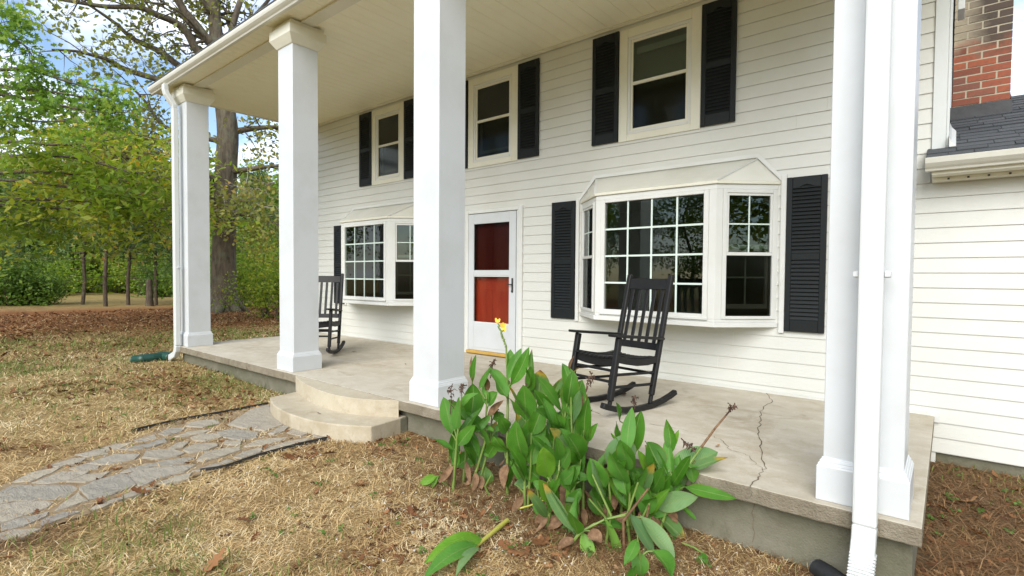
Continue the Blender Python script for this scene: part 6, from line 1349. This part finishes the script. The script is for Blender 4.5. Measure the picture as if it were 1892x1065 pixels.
x, y, r = scatter(520000, 1.5, 26, 1.66); k = free(x, y); li, gr, dk = zones(x, y)
k &= lr.random(len(x)) > .55 * li; x, y, r, dk, li = x[k], y[k], r[k], dk[k], li[k]; z = zsurf(x, y); n = len(x)
pn = fbm(x * .9, y * .9, 3)
dark = lr.random(n) < dk * 1.2
def emit(name, msk, mat, tint, Ls, lab, cat):
    q = np.nonzero(msk)[0]; m_ = len(q); R = r[q]
    V, F, T = blades(x[q], y[q], z[q], lr.uniform(*Ls, m_) * (1 + R / 14), lr.uniform(.0011, .0026, m_) * (1 + R / 6), np.abs(lr.normal(0, .22, m_)) + .03, lr.uniform(0, 6.283, m_), lr.uniform(.0, .10, m_), np.clip(tint[q], 0, 1))
    tag(inst(name, mesh_np(name, V, F, mat, T)), lab, cat, kind='stuff')
emit('dry_grass', ~dark, M['straw'], .56 + .7 * (pn - .5) + .75 * (fbm(x * 3.6, y * 3.6, 3) - .5) + lr.normal(0, .27, n) - .15 * li, (.022, .08), 'dead straw coloured grass covering the lawn', 'dry grass')
emit('pine_straw', dark, M['pine_straw'], .5 + lr.normal(0, .25, n), (.05, .13), 'brown pine straw around the plants and along the right wall', 'pine straw')

x, y, r = scatter(120000, 2.0, 20, 1.3); li, gr, dk = zones(x, y); k = free(x, y) & (lr.random(len(x)) < gr * .85 + .012); x, y, r = x[k], y[k], r[k]; n = len(x)
V, F, T = blades(x, y, zsurf(x, y), lr.uniform(.04, .11, n) * (1 + r / 40), lr.uniform(.002, .004, n) * (1 + r / 6), lr.uniform(.6, 1.45, n), lr.uniform(0, 6.283, n), lr.uniform(0, .05, n), np.clip(lr.normal(.5, .28, n), 0, 1))
tag(inst('green_grass', mesh_np('green_grass', V, F, M['grass'], T)), 'sparse green grass tufts in the dead lawn', 'grass', kind='stuff')

OAK = np.array([(0, 0), (.10, .10), (.24, .07), (.34, .24), (.46, .11), (.60, .28), (.70, .12), (.84, .18), (1.0, 0), (.84, -.18), (.70, -.12), (.60, -.28), (.46, -.11), (.34, -.24), (.24, -.07), (.10, -.10)])
def leaves_np(x, y, z, size, tint, r=lr, flat=.35):
    n = len(x); yaw = r.uniform(0, 6.283, n); nr = r.normal(size=(n, 3)) * flat; nr[:, 2] += 1; nr /= np.linalg.norm(nr, axis=1, keepdims=True)
    t = np.stack([np.cos(yaw), np.sin(yaw), 0 * yaw], 1); t -= nr * (t * nr).sum(1, keepdims=True); t /= np.linalg.norm(t, axis=1, keepdims=True); b = np.cross(nr, t)
    u = OAK[:, 0] - .5; v = OAK[:, 1]; fold = r.uniform(-.2, .9, n)[:, None]; curl = r.uniform(-.1, .9, n)[:, None]
    h = fold * np.abs(v)[None] * .9 + curl * (u ** 2)[None] * .9
    S_ = size[:, None, None]; C = np.stack([x, y, z], 1)[:, None, :]
    P = C + S_ * (t[:, None] * u[None, :, None] + b[:, None] * v[None, :, None] + nr[:, None] * h[:, :, None])
    V = np.concatenate([C + 0 * P[:, :1], P], 1); low = V[:, :, 2].min(1); V[:, :, 2] += (z + .004 - low)[:, None]; m_ = len(OAK)
    tri = np.array([[0, 1 + i, 1 + (i + 1) % m_] for i in range(m_)])[None]
    return V.reshape(-1, 3), (np.arange(n)[:, None, None] * (m_ + 1) + tri).reshape(-1, 3), np.repeat(tint, m_ + 1)
x, y, r = scatter(150000, 1.8, 27, 1.1); li, gr, dk = zones(x, y); k = free(x, y) & (lr.random(len(x)) < li * .62 + .03 + .10 * dk); x, y, r = x[k], y[k], r[k]; n = len(x)
V, F, T = leaves_np(x, y, zsurf(x, y), lr.uniform(.022, .062, n) * (1 + r / 22) * np.where(lr.random(n) < .06, 1.6, 1), np.clip(lr.normal(.42, .30, n), 0, 1))
tag(inst('leaf_litter', mesh_np('leaf_litter', V, F, M['litter'], T)), 'brown fallen leaves scattered over the lawn and under the trees', 'leaf litter', kind='stuff')

# white pebbles round the cannas and a few on the lawn
px = np.concatenate([lr.normal(-.95, .18, 70), lr.normal(-1.9, .5, 90), lr.uniform(-5, -1, 240)]); py = np.concatenate([lr.normal(-3.05, .13, 70), lr.normal(-3.45, .22, 90), lr.uniform(-4.8, -3.1, 240)])
k = free(px, py); px, py = px[k], py[k]; n = len(px); pz = zsurf(px, py); s_ = lr.uniform(.004, .011, n)
o8 = np.array([(1, 0, 0), (0, 1, 0), (-1, 0, 0), (0, -1, 0), (0, 0, .7), (0, 0, -.7)]); V = (np.stack([px, py, pz + .006], 1)[:, None] + o8[None] * s_[:, None, None] * lr.uniform(.6, 1.3, (n, 6, 1))).reshape(-1, 3)
tri = np.array([(0, 1, 4), (1, 2, 4), (2, 3, 4), (3, 0, 4), (1, 0, 5), (2, 1, 5), (3, 2, 5), (0, 3, 5)])[None]
tag(inst('white_pebbles', mesh_np('white_pebbles', V, (np.arange(n)[:, None, None] * 6 + tri).reshape(-1, 3), M['pebble'], np.repeat(lr.random(n), 6))), 'small white pebbles in the soil around the canna plants', 'pebbles', kind='stuff')
# small weeds
wx = np.concatenate([lr.uniform(-4, -.6, 60), lr.uniform(-.1, .6, 26), lr.uniform(-9, -5, 40)]); wy = np.concatenate([lr.uniform(-4.4, -2.75, 60), lr.uniform(-2.2, -.1, 26), lr.uniform(-4.8, -2.9, 40)])
k = free(wx, wy); wx, wy = wx[k], wy[k]; m_ = 9; X = np.repeat(wx, m_) + lr.normal(0, .022, len(wx) * m_); Y = np.repeat(wy, m_) + lr.normal(0, .022, len(wy) * m_)
V, F, T = kites(np.stack([X, Y, zsurf(X, Y) + lr.uniform(.008, .035, len(X))], 1), lr.uniform(.012, .026, len(X)), lr.random(len(X)), up=1.0, long=1.2, r=lr)
tag(inst('low_weeds', mesh_np('low_weeds', V, F, M['weed'], T)), 'tiny green weeds in the bare soil', 'weeds', kind='stuff')

# single leaves one can pick out
def one_leaf(px_, py_, zz, size, tint, label):
    p = floor_pt(px_, py_, zz if zz is not None else -.36)
    z = zz if zz is not None else float(zsurf(np.array([p.x]), np.array([p.y]))[0]) + .012
    V, F, T = leaves_np(np.zeros(1), np.zeros(1), np.zeros(1), np.array([size]), np.array([tint]), lr, .22)
    tag(inst('fallen_leaf', mesh_np('fallen_leaf', V, F, M['litter'], T), None, (p.x, p.y, z)), label, 'leaf', 'single fallen leaves')
for a in [(949, 1021, None, .13, .62, 'orange brown fallen leaf in front of the canna clump, near the cut stalk'), (1000, 1004, None, .15, .5, 'ragged brown oak leaf between the cut stalk and the bent canna'), (398, 1054, None, .14, .7, 'tan leaf at the bottom edge of the lawn, left of the cut stalk'),
    (259, 931, None, .12, .4, 'brown leaf lying close to the near side of the flagstones'), (449, 978, None, .12, .3, 'dark curled leaf on the straw below the path'), (355, 765, None, .11, .95, 'yellow leaf beside the far edging of the path'), (1789, 924, None, .15, .85, 'pale tan oak leaf on the dark soil right of the porch corner'),
    (1803, 977, None, .11, .75, 'smaller tan leaf nearer the porch corner on the dark soil'), (1884, 903, None, .13, .65, 'brown leaf at the right edge under the siding'), (617, 648, .002, .12, .25, 'dark leaf on the porch floor behind the second column'), (655, 651, .002, .09, .3, 'small brown leaf on the porch floor left of the third column'), (749, 674, .002, .05, .9, 'tiny yellow leaf on the porch floor by the third column'),
    (1326, 826, .002, .06, .95, 'yellow leaf on the slab beside the crack'), (588, 765, -.156, .06, .1, 'dark scrap of leaf on the lower step'), (1150, 730, .002, .12, .2, 'dark crumpled leaf on the slab under the near rocking chair'), (214, 869, -.29, .09, .8, 'orange leaf lying on the flagstones'), (700, 832, None, .13, .6, 'rusty leaf against the edging by the lower step'), (665, 905, None, .12, .66, 'orange oak leaf on the straw below the steps')]: one_leaf(*a)
